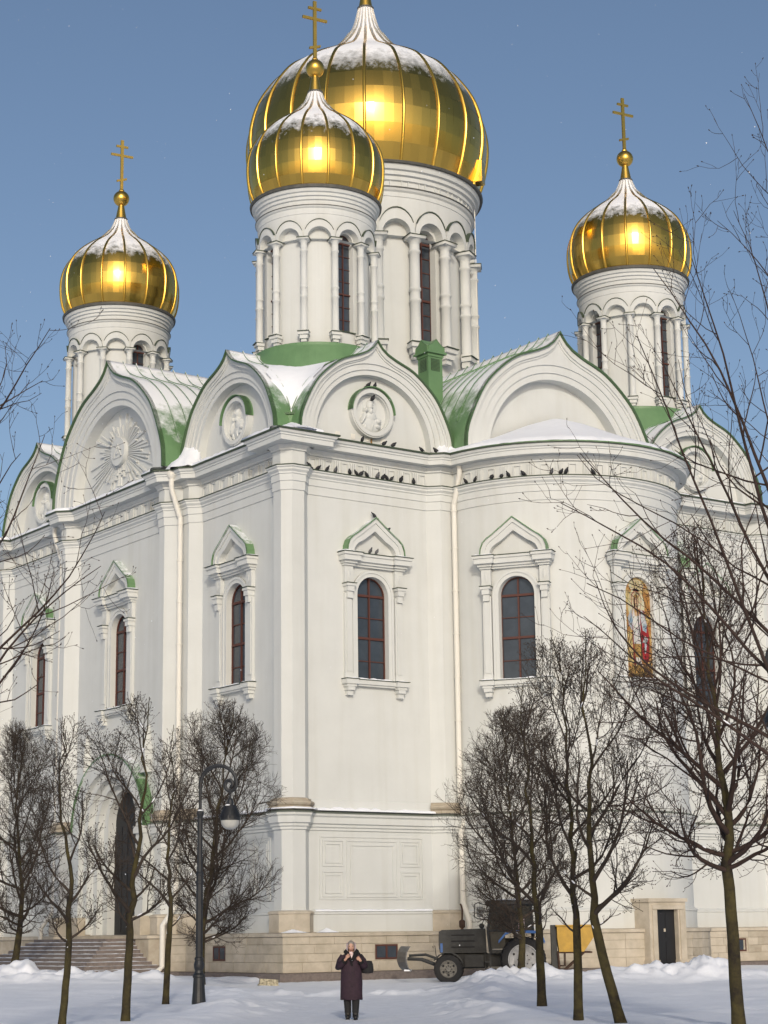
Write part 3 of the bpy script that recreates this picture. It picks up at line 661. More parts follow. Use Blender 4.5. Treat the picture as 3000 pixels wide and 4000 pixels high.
zM = dict(base=23.5, colbase=28.1, r3=30.15, r2=30.68, r1=32.5, capb=32.9, capt=33.23, spring=33.35, top=35.1, ledge=35.5, rim=36.62)
profM = [(5.3, 36.72), (5.58, 37.5), (5.80, 38.5), (5.87, 39.4), (5.78, 40.2), (5.5, 41.15), (5.0, 42.05), (4.3, 42.9), (3.4, 43.52), (2.45, 44.05), (1.78, 44.47), (1.28, 44.97), (.88, 45.5), (.60, 46.05), (.36, 46.98)]
drum(0, 0, 18, 4.68, 5.0, zM, (0, 3, 6, 9, 12, 15), True)
dome(0, 0, profM, 20, 4, 14, M['gold_m'], 46.98, 125, 42.7, 21, 1.35)
# service ladder on the right of the main drum
mb = MB(); Tl = cylmap(0, 0, 5.2, R_(50))
for i in range(26): mb.box(Tl, -.16, .16, -.015, .015, 27.4+i*.33, 27.43+i*.33)
for s in (-.17, .17): mb.box(Tl, s-.014, s+.014, -.016, .016, 27.2, 36.2)
mb.build('service_ladder', M['pipe'], CH)
# open hatch in the main dome
Tq = planar(R_(38), 0, 0, d_=5.42); mb = MB(); mb.box(Tq, -.32, .32, -.3, .40, 37.0, 38.05); mb.build('dome_hatch', M['gold'], CH)
# ---------------------------------------------------------------- mosaic icon in the middle of the apse
mo = MB(); mo.fan(TM, arch(0, HW, *WIN, 16), -.12); MO = mo.build('mosaic_icon', None, CH)
def mosaic_mat(name, c1, c2, sc_=9.0):
    m = bpy.data.materials.new(name); m.use_nodes = True; nt = m.node_tree; p = nt.nodes['Principled BSDF']; p.inputs['Roughness'].default_value = .45
    g = nt.nodes.new('ShaderNodeNewGeometry'); v = nt.nodes.new('ShaderNodeTexVoronoi'); v.inputs['Scale'].default_value = 60; nt.links.new(g.outputs['Position'], v.inputs['Vector'])
    no = nt.nodes.new('ShaderNodeTexNoise'); no.inputs['Scale'].default_value = sc_/4; no.inputs['Detail'].default_value = 6; nt.links.new(g.outputs['Position'], no.inputs['Vector'])
    mx = nt.nodes.new('ShaderNodeMix'); mx.data_type = 'RGBA'; mx.inputs[6].default_value = (*c1, 1); mx.inputs[7].default_value = (*c2, 1)
    r = nt.nodes.new('ShaderNodeValToRGB'); r.color_ramp.elements[0].position = .4; r.color_ramp.elements[1].position = .6; nt.links.new(no.outputs['Fac'], r.inputs[0]); nt.links.new(r.outputs[0], mx.inputs[0])
    m2 = nt.nodes.new('ShaderNodeMix'); m2.data_type = 'RGBA'; m2.blend_type = 'MULTIPLY'; m2.inputs[0].default_value = .35
    nt.links.new(mx.outputs[2], m2.inputs[6]); nt.links.new(v.outputs['Color'], m2.inputs[7]); nt.links.new(m2.outputs[2], p.inputs['Base Color']); return m
MO.data.materials.append(mosaic_mat('mosaic_gold', (.42, .20, .05), (.62, .48, .20)))
mm = {'light': mosaic_mat('mosaic_light', (.66, .62, .44), (.55, .45, .25)), 'white': mosaic_mat('mosaic_white', (.72, .70, .66), (.55, .54, .52)), 'red': mosaic_mat('mosaic_red', (.36, .015, .02), (.24, .01, .015)),
      'blue': mosaic_mat('mosaic_blue', (.22, .32, .42), (.42, .48, .52)), 'skin': mosaic_mat('mosaic_skin', (.62, .42, .26), (.55, .36, .22)), 'hair': mosaic_mat('mosaic_hair', (.09, .03, .015), (.12, .05, .03)),
      'gold2': mosaic_mat('mosaic_brocade', (.45, .28, .08), (.30, .17, .05)), 'earth': mosaic_mat('mosaic_earth', (.26, .16, .04), (.14, .07, .02)), 'grey': mosaic_mat('mosaic_grey', (.40, .42, .45), (.55, .56, .58))}
# outline coordinates in the panel: x -1..1 across, y 0..1 up
def mp(name, m, pts, lay):
    b = MB(); b.fan(TM, [(x*HW*.98, WIN[0]+y*(WIN[1]+HW-WIN[0])) for x, y in pts], -.12+.004*lay); b.build(name, mm[m], MO)
el = lambda cx, cy, rx, ry, n=24: [(cx+rx*math.cos(2*math.pi*i/n), cy+ry*math.sin(2*math.pi*i/n)) for i in range(n)]
mp('glow', 'light', el(-.05, .72, .62, .17), 1); mp('sky_patch', 'light', el(0, .92, .55, .06), 1)
mp('ground', 'earth', [(-.98, 0), (.98, 0), (.98, .12), (.3, .14), (-.4, .12), (-.98, .10)], 1)
mp('grass', 'gold2', [(-.98, .03), (-.5, .05), (-.2, .035), (.1, .06), (.98, .03), (.98, .13), (-.98, .11)], 2)
mp('halo_rim', 'red', el(-.04, .765, .38, .105), 2); mp('halo', 'light', el(-.04, .765, .35, .097), 3)
mp('cloak', 'red', [(-.42, .58), (-.38, .14), (-.25, .13), (0, .25), (.55, .16), (.75, .18), (.85, .42), (.75, .5), (.5, .68), (-.3, .68)], 3)
mp('tunic', 'white', [(-.36, .62), (-.34, .34), (.18, .34), (.2, .62), (.05, .70), (-.25, .70)], 4)
mp('brocade', 'gold2', [(-.32, .345), (-.3, .20), (.3, .18), (.22, .345)], 5); mp('hem', 'white', [(-.24, .21), (-.2, .14), (.25, .13), (.1, .21)], 6)
mp('sleeve', 'grey', [(-.42, .69), (-.72, .60), (-.66, .52), (-.42, .47), (-.35, .56)], 5); mp('sleeve_inner', 'blue', [(-.45, .62), (-.62, .57), (-.52, .54), (-.36, .56)], 6)
mp('sleeve', 'grey', [(.25, .69), (.45, .66), (.68, .54), (.62, .46), (.35, .48), (.22, .6)], 5); mp('sleeve_inner', 'blue', [(.4, .55), (.62, .54), (.6, .47), (.42, .48)], 6)
mp('ermine', 'grey', [(.28, .36), (.5, .43), (.72, .40), (.62, .37), (.52, .26), (.42, .25), (.45, .36)], 6)
mp('hair', 'hair', el(-.06, .762, .19, .072), 5); mp('plait', 'hair', [(-.22, .74), (-.26, .69), (-.16, .69), (-.13, .74)], 5); mp('face', 'skin', el(-.02, .752, .125, .05), 6); mp('neck', 'skin', [(-.12, .72), (.06, .72), (.08, .685), (-.16, .685)], 6)
mp('collar', 'gold2', [(-.25, .69), (.16, .69), (.1, .62), (-.2, .62)], 7); mp('hand', 'skin', el(-.1, .635, .13, .02), 8); mp('crown', 'gold2', [(-.18, .80), (.12, .80), (.16, .83), (.05, .818), (-.02, .835), (-.1, .818), (-.2, .83)], 8)
cu = bpy.data.curves.new('inscription', 'FONT'); cu.body = 'св. великомученица екатерина'; cu.size = .085; cu.align_x = 'CENTER'
ot = bpy.data.objects.new('inscription', cu); p0 = Vector(TM(0, -.085, 14.66)); ot.matrix_world = Matrix(((1, 0, 0, p0.x), (0, 0, -1, p0.y), (0, 1, 0, p0.z), (0, 0, 0, 1))); cu.materials.append(mm['hair'])
dg = bpy.context.evaluated_depsgraph_get(); col.objects.link(ot); dg.update(); im_ = bpy.data.meshes.new_from_object(ot.evaluated_get(dg)); mw = ot.matrix_world.copy(); bpy.data.objects.remove(ot); o2_ = bpy.data.objects.new('inscription', im_); o2_.matrix_world = mw; link(o2_, MO); o2_['kind'] = 'stuff'
# ---------------------------------------------------------------- plinth of limestone blocks on a granite kerb
PL = [(-13.35, -13.40)]
def plinth_line():
    pts = []
    c = W+.78
    pts += [(-c, -c), (-6.2, -W-.62), (-5.35, -W-.95)]
    a1 = R_(86); pts += [((AR+.58)*math.sin(-a1+2*a1*i/40), AC-(AR+.58)*math.cos(-a1+2*a1*i/40)) for i in range(41)]
    pts += [(5.35, -W-.95), (6.2, -W-.62), (c, -c), (c, c), (-c, c), (-W-.62, 6.2), (-W-.9, 5.4), (-W-1.45, 4.7), (-W-1.45, 3.6), (-W-1.1, 3.2), (-W-1.1, -3.2), (-W-1.45, -3.6), (-W-1.45, -4.7), (-W-.9, -5.4), (-W-.62, -6.2)]
    return pts
PLN = plinth_line()
mb = MB(); sweep(mb, offset(PLN, -.028), [(0, .2), (0, 1.86), (-.9, 1.90)]); mb.build('plinth', M['stone2'], CH)
PLO = bpy.data.objects[mb and 'plinth']
mb = MB(); sweep(mb, PLN, [(.30, -.3), (.30, .50), (.26, .54), (-.1, .56)]); mb.build('granite_kerb', M['granite'], CH)
mb = MB(); sweep(mb, PLN, [(.02, 1.80), (.05, 1.82), (.05, 1.93), (-.75, 1.975)]); mb.build('plinth_coping', M['stone'], CH)
def block(T, w, h, seed):
    r3 = random.Random(seed); b = MB(); e = .005
    f = r3.uniform(-.032, -.026)
    b.add([T(-w/2+e, 0, 0+e), T(w/2-e, 0, e), T(w/2-e, 0, h-e), T(-w/2+e, 0, h-e), T(-w/2+e*1.7, .055+f, e*1.7), T(w/2-e*1.7, .055+f, e*1.7), T(w/2-e*1.7, .055+f, h-e*1.7), T(-w/2+e*1.7, .055+f, h-e*1.7)], [[4, 5, 6, 7], [0, 1, 5, 4], [1, 2, 6, 5], [2, 3, 7, 6], [3, 0, 4, 7]])
    return b
def blocks(a, b, seed, gaps=(), rows=((.56, .36), (.92, .30), (1.22, .32), (1.54, .26))):
    L = math.hypot(b[0]-a[0], b[1]-a[1]); tx, ty = (b[0]-a[0])/L, (b[1]-a[1])/L; r3 = random.Random(seed)
    T0 = lambda u, d, z: (a[0]+tx*u+ty*d, a[1]+ty*u-tx*d, z)
    for ri, (z, h) in enumerate(rows):
        cuts = [0.0]
        while cuts[-1] < L-1.5: cuts.append(cuts[-1]+r3.uniform(.75, 1.35)+(0.3 if ri % 2 and len(cuts) == 1 else 0))
        cuts.append(L); segs = list(zip(cuts, cuts[1:]))
        for g0, g1, gz0, gz1 in gaps:
            if z+h > gz0+.02 and z < gz1-.02:
                ns = []
                for s0, s1 in segs:
                    if s1 <= g0 or s0 >= g1: ns.append((s0, s1))
                    else:
                        if s0 < g0-.08: ns.append((s0, g0))
                        if s1 > g1+.08: ns.append((g1, s1))
                segs = ns
        for s0, s1 in segs:
            T = lambda u, d, zz: T0((s0+s1)/2+u, d-.028, z+zz)
            block(T, s1-s0, h, r3.random()).build('stone_block', M['stone'] if r3.random() < .86 else M['stone2'], PLO)
A0, A1 = (-W-.78, -W-.78), (-6.2, -W-.62)
blocks(A0, A1, 1, [(4.02, 5.10, .95, 1.52)])
blocks(A1, (-5.35, -W-.95), 2)
a1 = R_(86); arc = [((AR+.58)*math.sin(-a1+2*a1*i/20), AC-(AR+.58)*math.cos(-a1+2*a1*i/20)) for i in range(21)]
for i in range(20):
    if i in (9, 10): continue
    blocks(arc[i], arc[i+1], 10+i)
blocks((5.35, -W-.95), (6.2, -W-.62), 40); blocks((6.2, -W-.62), (W+.78, -W-.78), 41, [(2.6, 3.6, .95, 1.52)])
blocks((-W-.62, -6.2), A0, 42, [(2.12, 3.08, .95, 1.50)]); blocks((-W-.9, -5.4), (-W-.62, -6.2), 43); blocks((-W-.62, 13.4), (-W-.62, 6.2), 44)
def cellar(T, w=.5, z0=.97, z1=1.50):
    m = MB(); m.ring(T, [(-w, z0), (w, z0), (w, z1), (-w, z1)], [(-w+.06, z0+.06), (w-.06, z0+.06), (w-.06, z1-.06), (-w+.06, z1-.06)], -.12, -.045, closed=True); m.box(T, -.04, .04, -.12, -.045, z0+.06, z1-.06)
    o = m.build('cellar_window', M['frame'], CH)
    for s in (-1, 1):
        p = MB(); u0, u1 = sorted((s*.04, s*(w-.06))); p.add([T(u0, -.054, z0+.06), T(u1, -.054, z0+.06), T(u1, -.054, z1-.06), T(u0, -.054, z1-.06)], [[0, 1, 2, 3]]); p.build('pane', M['glass'], o)
cellar(planar(0, u_=-8.86, d_=W+.72)); cellar(planar(0, u_=9.2, d_=W+.72)); cellar(planar(-math.pi/2, u_=8.80, d_=W+.72), .46)
# stone pier feet and torus bases
def pierstone(pts, name='pier_base'):
    m = MB(); sweep(m, pts, [(.16, 1.96), (.16, 2.60), (.20, 2.62), (.20, 2.68), (.12, 2.72), (-.05, 2.75)], False); m.build(name, M['stone'], CH)
    m = MB(); sweep(m, pts, [(.20, 6.34), (.20, 6.44), (.14, 6.46), (.20, 6.50), (.24, 6.56), (.20, 6.63), (.10, 6.66), (.10, 6.72), (.0, 6.76)], False); m.build('pier_torus', M['stone2'], CH)
TLd = planar(-math.pi/2, d_=W)
cornerp = [TLd(11.8, 0, 0)[:2], TLd(12.2, .4, 0)[:2], TLd(12.74, .4, 0)[:2], TR(-12.74, .4, 0)[:2], TR(-12.2, .4, 0)[:2], TR(-11.8, 0, 0)[:2]]
pierstone(cornerp); pierstone([TR(u, d, 0)[:2] for u, d in [(-6.2, 0), (-5.78, .42), (-5.2, .42)]]); pierstone([TR(u, d, 0)[:2] for u, d in [(11.8, 0), (12.2, .4), (12.7, .4)]])
pierstone([TLd(u, d, 0)[:2] for u, d in [(3.8, .47), (4.3, .97), (4.75, .97), (5.3, .42), (5.78, .42), (6.2, 0)]]); pierstone([TLd(u, d, 0)[:2] for u, d in [(-6.2, 0), (-5.78, .42), (-5.3, .42), (-4.75, .97), (-4.3, .97), (-3.8, .47)]])
snow_strip(cornerp, 0, .30, 6.345, .07, 31); snow_strip([TR(-11.6, 0, 0)[:2], TR(-6.2, 0, 0)[:2]], 0, .29, 6.33, .10, 32); snow_strip([TL(11.6, 0, 0)[:2], TL(6.2, 0, 0)[:2]][::-1], 0, .29, 6.33, .10, 33)
snow_strip([TR(-11.6, 0, 0)[:2], TR(-6.3, 0, 0)[:2]], .02, .12, 2.70, .05, 34)
heap('snow_drift', (-12.9, -13.25, 1.95), .55, .16, .12, 8); heap('snow_drift', (-11.35, -13.1, 1.95), .45, .25, .16, 9)
# sunk panels on the lower wall of the first bay
def frame2(T, u0, u1, z0, z1, t=.045, d=.03):
    m = MB(); m.ring(T, [(u0, z0), (u1, z0), (u1, z1), (u0, z1)], [(u0+t, z0+t), (u1-t, z0+t), (u1-t, z1-t), (u0+t, z1-t)], 0, d, closed=True); m.build('wall_panel', M['plaster'], CH)
for T, fl in ((planar(0, d_=W), 1), (planar(-math.pi/2, d_=W), -1)):
    c = -9.0*fl
    frame2(T, c-2.35, c+2.35, 3.12, 5.42); frame2(T, c-1.15, c+1.15, 3.2, 5.28); frame2(T, c-.98, c+.98, 3.34, 5.12)
    for s in (-1, 1):
        for z0, z1 in ((3.22, 4.15), (4.32, 5.28)):
            a, b2 = sorted((c+s*1.28, c+s*2.22)); frame2(T, a, b2, z0, z1); frame2(T, a+.12, b2-.12, z0+.12, z1-.12)
# ---------------------------------------------------------------- apse door
Td = planar(0, 0, AC, d_=AR+.60)
mb = MB()
for s in (-1, 1): mb.box(Td, *sorted((s*.52, s*.92)), -.9, .22, .56, 2.62); mb.box(Td, *sorted((s*.60, s*.78)), -.2, .26, .8, 2.6); mb.box(Td, *sorted((s*.50, s*.96)), -.5, .28, .56, .80)
mb.box(Td, -.92, .92, -.9, .22, 2.621, 3.02); mb.box(Td, -.98, .98, -.9, .28, 2.90, 3.03); mb.box(Td, -.78, .78, -.2, .26, 2.63, 2.78); mb.build('door_frame', M['stone'], CH)
mb = MB(); mb.box(Td, -.54, .54, -.45, .02, .56, 2.65); do = mb.build('apse_door', M['door'], CH)
mb = MB(); mb.box(Td, -.42, -.05, .02, .035, 1.6, 2.5); mb.box(Td, .05, .42, .02, .035, 1.6, 2.5); mb.box(Td, -.42, -.05, .02, .035, .7, 1.45); mb.box(Td, .05, .42, .02, .035, .7, 1.45); mb.build('door_leaf_panel', M['door'], do)
mb = MB(); mb.box(Td, -.9, 1.6, -.3, .75, .2, .60); mb.build('doorstep', M['granite'], CH)
# ---------------------------------------------------------------- portal and steps on the left facade
Tp = planar(-math.pi/2, d_=W+.47)
mb = MB(); zs = 6.25; rz = 2.75
oo = arch(0, 3.2, 2.0, zs, 24, 3.05); ii = arch(0, 2.55, 2.0, zs, 24, 2.45)
mb.ring(Tp, oo, ii, 0, .45); i2 = arch(0, 2.2, 2.0, zs+.05, 24, 2.1); mb.ring(Tp, ii, i2, -.1, .22); i3 = arch(0, 1.8, 1.9, zs+.12, 24, 1.72); mb.ring(Tp, i2, i3, -.4, -.06); i4 = arch(0, 1.40, 1.85, zs+.25, 24, 1.38)
mb.ring(Tp, i3, i4, -.80, -.34)
for s in (-1, 1):
    mb.box(Tp, *sorted((s*2.5, s*3.25)), 0, .55, 5.95, 6.25); c = s*2.75
    mb.box(Tp, c-.22, c+.22, 0, .3, 8.4, 9.3); mb.box(Tp, c-.28, c+.28, 0, .36, 9.3, 9.42); mb.box(Tp, c-.2, c+.2, 0, .3, 9.42, 10.35, tu=.19, td=.2)
po = mb.build('portal', M['plaster'], CH)
mb = MB(); o2 = [(u*1.02, zs+(z-zs)*1.02 if z > zs else z) for u, z in oo]; mb.grid([[Tp(u, -.05, z) for u, z in o2[1:-1]], [Tp(u, .52, z) for u, z in o2[1:-1]]]); mb.ring(Tp, o2[1:-1], oo[1:-1], .4, .52); mb.build('portal_roof', M['roofs'], po)
mb = MB(); mb.box(Tp, -1.5, 1.5, -.78, -.70, 1.80, 8.0); pd = mb.build('portal_door', M['door'], po)
mb = MB()
for x in (-1.2, -.7, .2, .75):
    for z0, z1 in ((2.1, 3.3), (3.5, 5.0), (5.2, 6.4)): mb.box(Tp, x, x+.4, -.705, -.675, z0, z1)
mb.build('door_leaf_panel', M['door'], pd)
for s in (-1, 1): mb = MB(); mb.box(Tp, *sorted((s*2.25, s*3.3)), -.2, .6, 1.80, 2.7); mb.build('portal_base', M['stone'], po)
ST = empty('steps', parent=CH)
Tt = planar(-math.pi/2, d_=W)
for k in range(11):
    zt = 1.83-.146*k; hw2 = 3.25+.26*k; fr2 = 2.55+.26*k
    m = MB(); m.box(Tt, -hw2, hw2, .3, fr2, zt-.146-(.4 if k == 10 else 0), zt-.004 if k else zt); m.build('step', M['granite'], ST)
    r4 = random.Random(k); m = MB(); rows = [[], [], []]
    for i in range(31):
        u = -hw2+.05+(2*hw2-.1)*i/30; h = r4.uniform(.0, .03)+.006
        rows[0].append(Tt(u, fr2-.02-r4.uniform(0, .05), zt+.001)); rows[1].append(Tt(u, fr2-.12, zt+h)); rows[2].append(Tt(u, fr2-.27, zt+h*.8))
    rw2 = [[], [], []]
    for i in range(16):
        dd = .6+(fr2-.65)*i/15; h = r4.uniform(.0, .03)+.006
        rw2[0].append(Tt(hw2-.02-r4.uniform(0, .05), dd, zt+.001)); rw2[1].append(Tt(hw2-.12, dd, zt+h)); rw2[2].append(Tt(hw2-.27, dd, zt+h*.8))
    if k: m.grid(rows); m.grid(rw2); m.build('snow_on_step', M['snow'], ST, smooth=True)
# ---------------------------------------------------------------- downspouts
def spout(T, u, d, name='downspout', d2=None):
    m = MB(); d2 = d2 if d2 is not None else d
    m.tube([T(u, d+.62, 20.25), T(u, d+.62, 19.75)], .11, 12)
    m.tube([T(u, d+.62, 19.76), T(u, d+.60, 19.6), T(u+.0, d+.28, 18.65), T(u, d+.2, 18.45), T(u, d+.2, 6.9), T(u, d+.42, 6.55), T(u, d+.42, 5.95), T(u, d+.2, 5.6), T(u, d+.25, 3.0), T(u, d2+.62, 2.3), T(u, d2+.62, .75), T(u, d2+.85, .55)], .105, 12)
    o = m.build(name, M['pipe'], CH)
    f = MB(); f.lathe([(.12, 20.05), (.16, 20.12), (.19, 20.2), (.19, 20.36), (.2, 20.38)], 18, *T(u, d+.62, 0)[:2]); f.build('funnel', M['pipe'], o)
    for z in (8.2, 9.9, 11.6, 13.3, 15.0, 16.7, 18.2, 4.6): c = MB(); c.lathe([(.115, z-.03), (.125, z-.03), (.125, z+.03), (.115, z+.03)], 14, *T(u, d+.2, 0)[:2]); c.build('pipe_clamp', M['pipe'], o)
    return o
spout(planar(0, d_=W), -5.28, .42); spout(planar(-math.pi/2, d_=W), 5.42, .42, d2=.6); spout(planar(-math.pi/2, d_=W), -5.42, .42, d2=.6)
# ================================================================ snowy ground
FH = Vector((FW.x, FW.y, 0)).normalized(); RH = Vector((RT.x, RT.y, 0)).normalized()
def fbm(x, y, seed, octs=4, lac=2.1, gain=.5):
    r = np.random.RandomState(seed); g = r.rand(256, 256); out = 0; amp = 1.0; tot = 0
    for o in range(octs):
        xi = np.floor(x).astype(int); yi = np.floor(y).astype(int); fx = x-xi; fy = y-yi; fx = fx*fx*(3-2*fx); fy = fy*fy*(3-2*fy)
        q = lambda i, j: g[(xi+i) % 256, (yi+j) % 256]
        v = (q(0, 0)*(1-fx)+q(1, 0)*fx)*(1-fy)+(q(0, 1)*(1-fx)+q(1, 1)*fx)*fy
        out = out+amp*(v-.5); tot += amp; amp *= gain; x = x*lac+17.3; y = y*lac+5.1
    return out/tot*2
def gauss(s, t, s0, t0, a, b, rot=0.0):
    c, n_ = math.cos(rot), math.sin(rot); ds, dt = s-s0, t-t0; p = ds*c+dt*n_; q_ = -ds*n_+dt*c
    return np.exp(-(p/a)**2-(q_/b)**2)
def smooth(e0, e1, x): t = np.clip((x-e0)/(e1-e0), 0, 1); return t*t*(3-2*t)
def height(s, t):
    z = .25*smooth(44, 70, t)
    lat = np.abs(s)
    # undisturbed snow stands higher than the cleared path
    path = 1-smooth(.0, 1.0, np.maximum(s-(1.7+.02*(t-40)), (-2.9-.03*(t-40))-s))
    sweepz = smooth(61, 62.5, t)*(1-smooth(69.5, 70.5, t))*smooth(-6.5, -5.5, s)*(1-smooth(4, 5.5, s))   # cleared strip along the church
    clear = np.clip(path+sweepz, 0, 1)
    z = z+.14*(1-clear)*(1-smooth(90, 130, t))
    lump = fbm(s*.9, t*.9, 3, 5); lump2 = fbm(s*2.6, t*2.6, 5, 4)
    z = z+(1-clear)*(.10*fbm(s*.35, t*.35, 9, 3)+.045*lump)+clear*(.022*lump2+.018*np.abs(fbm(s*5.5, t*4.5, 33, 3)))
    chunk = np.abs(fbm(s*1.7, t*1.3, 21, 3))*1.4-.3
    def pile(h, *a, rough=.6): 
        m = gauss(s, t, *a); return h*m*(1+1.2*rough*lump+.45*lump2+.5*chunk)
    z = z+pile(.55, -13.6, 71.5, 1.3, 1.3)+pile(.36, -11.2, 70.3, 1.6, .8)+pile(.34, -9.6, 69.2, .9, .9)+pile(.24, -8.2, 68.6, .7, .6)+pile(.22, -12.0, 66.5, 1.8, .8)+pile(.16, -9.0, 65.6, 1.5, .7)
    z = z+pile(.50, 4.0, 62.3, 1.5, 1.2)+pile(.34, 2.9, 58.5, 1.1, 2.6, .1)+pile(.24, 2.3, 53.0, .9, 3.0, .08)+pile(.22, 2.0, 46.5, .8, 3.4, .05)
    z = z+pile(.42, 8.6, 63.0, 2.4, 1.1)+pile(.34, 10.2, 62.3, 1.6, 1.0)+pile(.2, 6.4, 61.0, 1.2, .9)
    z = z+.13*np.exp(-((t-57.2)/.55)**2)*smooth(-4.2, -3.2, s)*(1-smooth(1.6, 2.6, s))*(.8+1.1*lump2)
    z = z+pile(.16, -3.6, 49, .9, 4.0, -.05)+pile(.12, -5.0, 56, 1.2, 2.0)
    return z, clear
def axis(lo, hi, step, far, grow=1.35):
    a = list(np.arange(lo, hi, step)); d = step; x = a[-1]
    while x < far: d *= grow; x += d; a.append(x)
    d = step; x = a[0]
    while x > -far: d *= grow; x -= d; a.insert(0, x)
    return np.array(a)
SA = axis(-17, 15, .11, 4000); TA_ = axis(30, 76, .13, 4000)
S_, T_ = np.meshgrid(SA, TA_); Z_, CL = height(S_, T_)
co = np.stack([CAM.x+FH.x*T_+RH.x*S_, CAM.y+FH.y*T_+RH.y*S_, Z_], -1).reshape(-1, 3)
ny, nx = S_.shape; ii = np.arange(nx*ny).reshape(ny, nx)
fa = np.stack([ii[:-1, :-1], ii[:-1, 1:], ii[1:, 1:], ii[1:, :-1]], -1).reshape(-1, 4)
def np_mesh(name, co, fa, material, smooth_=True):
    me = bpy.data.meshes.new(name); n_, k = fa.shape
    me.vertices.add(len(co)); me.vertices.foreach_set('co', np.ascontiguousarray(co, dtype=np.float32).ravel())
    me.loops.add(n_*k); me.loops.foreach_set('vertex_index', fa.ravel().astype(np.int32))
    me.polygons.add(n_); me.polygons.foreach_set('loop_start', np.arange(0, n_*k, k, dtype=np.int32)); me.polygons.foreach_set('loop_total', np.full(n_, k, dtype=np.int32))
    me.polygons.foreach_set('use_smooth', np.full(n_, smooth_)); me.update(calc_edges=True); me.materials.append(material); return me
gm = mat('ground_snow', (0.85, 0.88, 0.945), 0.85, noise=0.05, nscale=1.5, bump=0.7, bscale=7, spec=0.3)
me = np_mesh('ground', co, fa, gm)
at = me.attributes.new('packed', 'FLOAT', 'POINT'); at.data.foreach_set('value', np.clip(CL, 0, 1).astype(np.float32).ravel())
nt = gm.node_tree; p = nt.nodes['Principled BSDF']; old = p.inputs['Base Color'].links[0].from_socket
an = nt.nodes.new('ShaderNodeAttribute'); an.attribute_name = 'packed'
g2 = nt.nodes.new('ShaderNodeNewGeometry'); n2 = nt.nodes.new('ShaderNodeTexNoise'); n2.inputs['Scale'].default_value = 2.2; n2.inputs['Detail'].default_value = 9; n2.inputs['Roughness'].default_value = .75; nt.links.new(g2.outputs['Position'], n2.inputs['Vector'])
rp = nt.nodes.new('ShaderNodeValToRGB'); rp.color_ramp.elements[0].color = (.69, .715, .765, 1); rp.color_ramp.elements[1].color = (.82, .845, .90, 1); rp.color_ramp.elements[0].position = .3; rp.color_ramp.elements[1].position = .7; nt.links.new(n2.outputs['Fac'], rp.inputs[0])
mx = nt.nodes.new('ShaderNodeMix'); mx.data_type = 'RGBA'; nt.links.new(an.outputs['Fac'], mx.inputs[0]); nt.links.new(old, mx.inputs[6]); nt.links.new(rp.outputs[0], mx.inputs[7]); nt.links.new(mx.outputs[2], p.inputs['Base Color'])
GR = link(bpy.data.objects.new('ground', me), kind='structure'); GR['label'] = 'snow covered ground with a cleared path and shovelled banks'
def st(s, t, dz=0.0):
    z = float(height(np.array([[s]]), np.array([[t]]))[0][0, 0]); return Vector((CAM.x+FH.x*t+RH.x*s, CAM.y+FH.y*t+RH.y*s, z+dz))
def gpos(x, t): return (x-1500)/7485.97*t*1.0    # lateral metres for a pixel column at distance t
# ================================================================ bare trees
M['bark'] = mat('mossy_bark', (0.078, 0.066, 0.028), 0.95, nscale=3.2, col2=(0.030, 0.025, 0.020), bump=0.8, bscale=22, spec=.15)
M['twig'] = mat('twig_bark', (0.066, 0.052, 0.043), 0.9, noise=.4, nscale=3, spec=.2)
M['twig2'] = mat('red_twig_bark', (0.058, 0.038, 0.032), 0.85, noise=.4, nscale=3, spec=.25)
def unit(v): return v/np.maximum(np.linalg.norm(v, axis=-1, keepdims=True), 1e-9)
def tubes(P, Rr, sides):
    N, K, _ = P.shape
    t = np.empty_like(P); t[:, 1:-1] = P[:, 2:]-P[:, :-2]; t[:, 0] = P[:, 1]-P[:, 0]; t[:, -1] = P[:, -1]-P[:, -2]; t = unit(t)
    ref = np.where(np.abs(t[..., 2:3]) < .85, np.array([0, 0, 1.]), np.array([1., 0, 0])); a = unit(np.cross(t, ref)); b = np.cross(a, t)
    ang = 2*np.pi*np.arange(sides)/sides
    V = P[:, :, None, :]+Rr[:, :, None, None]*(np.cos(ang)[None, None, :, None]*a[:, :, None, :]+np.sin(ang)[None, None, :, None]*b[:, :, None, :])
    idx = np.arange(N*K*sides).reshape(N, K, sides); nx = np.roll(idx, -1, axis=2)
    F = np.stack([idx[:, :-1], nx[:, :-1], nx[:, 1:], idx[:, 1:]], -1).reshape(-1, 4)
    return V.reshape(-1, 3), F
def joinm(parts):
    co, fa, o = [], [], 0
    for V, F in parts: co.append(V); fa.append(F+o); o += len(V)
    return np.concatenate(co), np.concatenate(fa)
class Env:
    def __init__(s, c, r): s.c = np.array(c, float); s.r = np.array(r, float)
    def dist(s, o, d):
        p = (o-s.c)/s.r; q = d/s.r; A = (q*q).sum(-1); B = 2*(p*q).sum(-1); C = (p*p).sum(-1)-1; D = np.maximum(B*B-4*A*C, 0)
        return np.maximum((-B+np.sqrt(D))/(2*A), 0)
def grow(rs, O, D, L, K, wig, trop):
    N = len(O); P = np.empty((N, K, 3)); P[:, 0] = O; d = unit(D); st_ = (L/(K-1))[:, None]
    for k in range(1, K):
        d = unit(d+rs.randn(N, 3)*wig+np.array([0, 0, trop])); P[:, k] = P[:, k-1]+d*st_
    return P
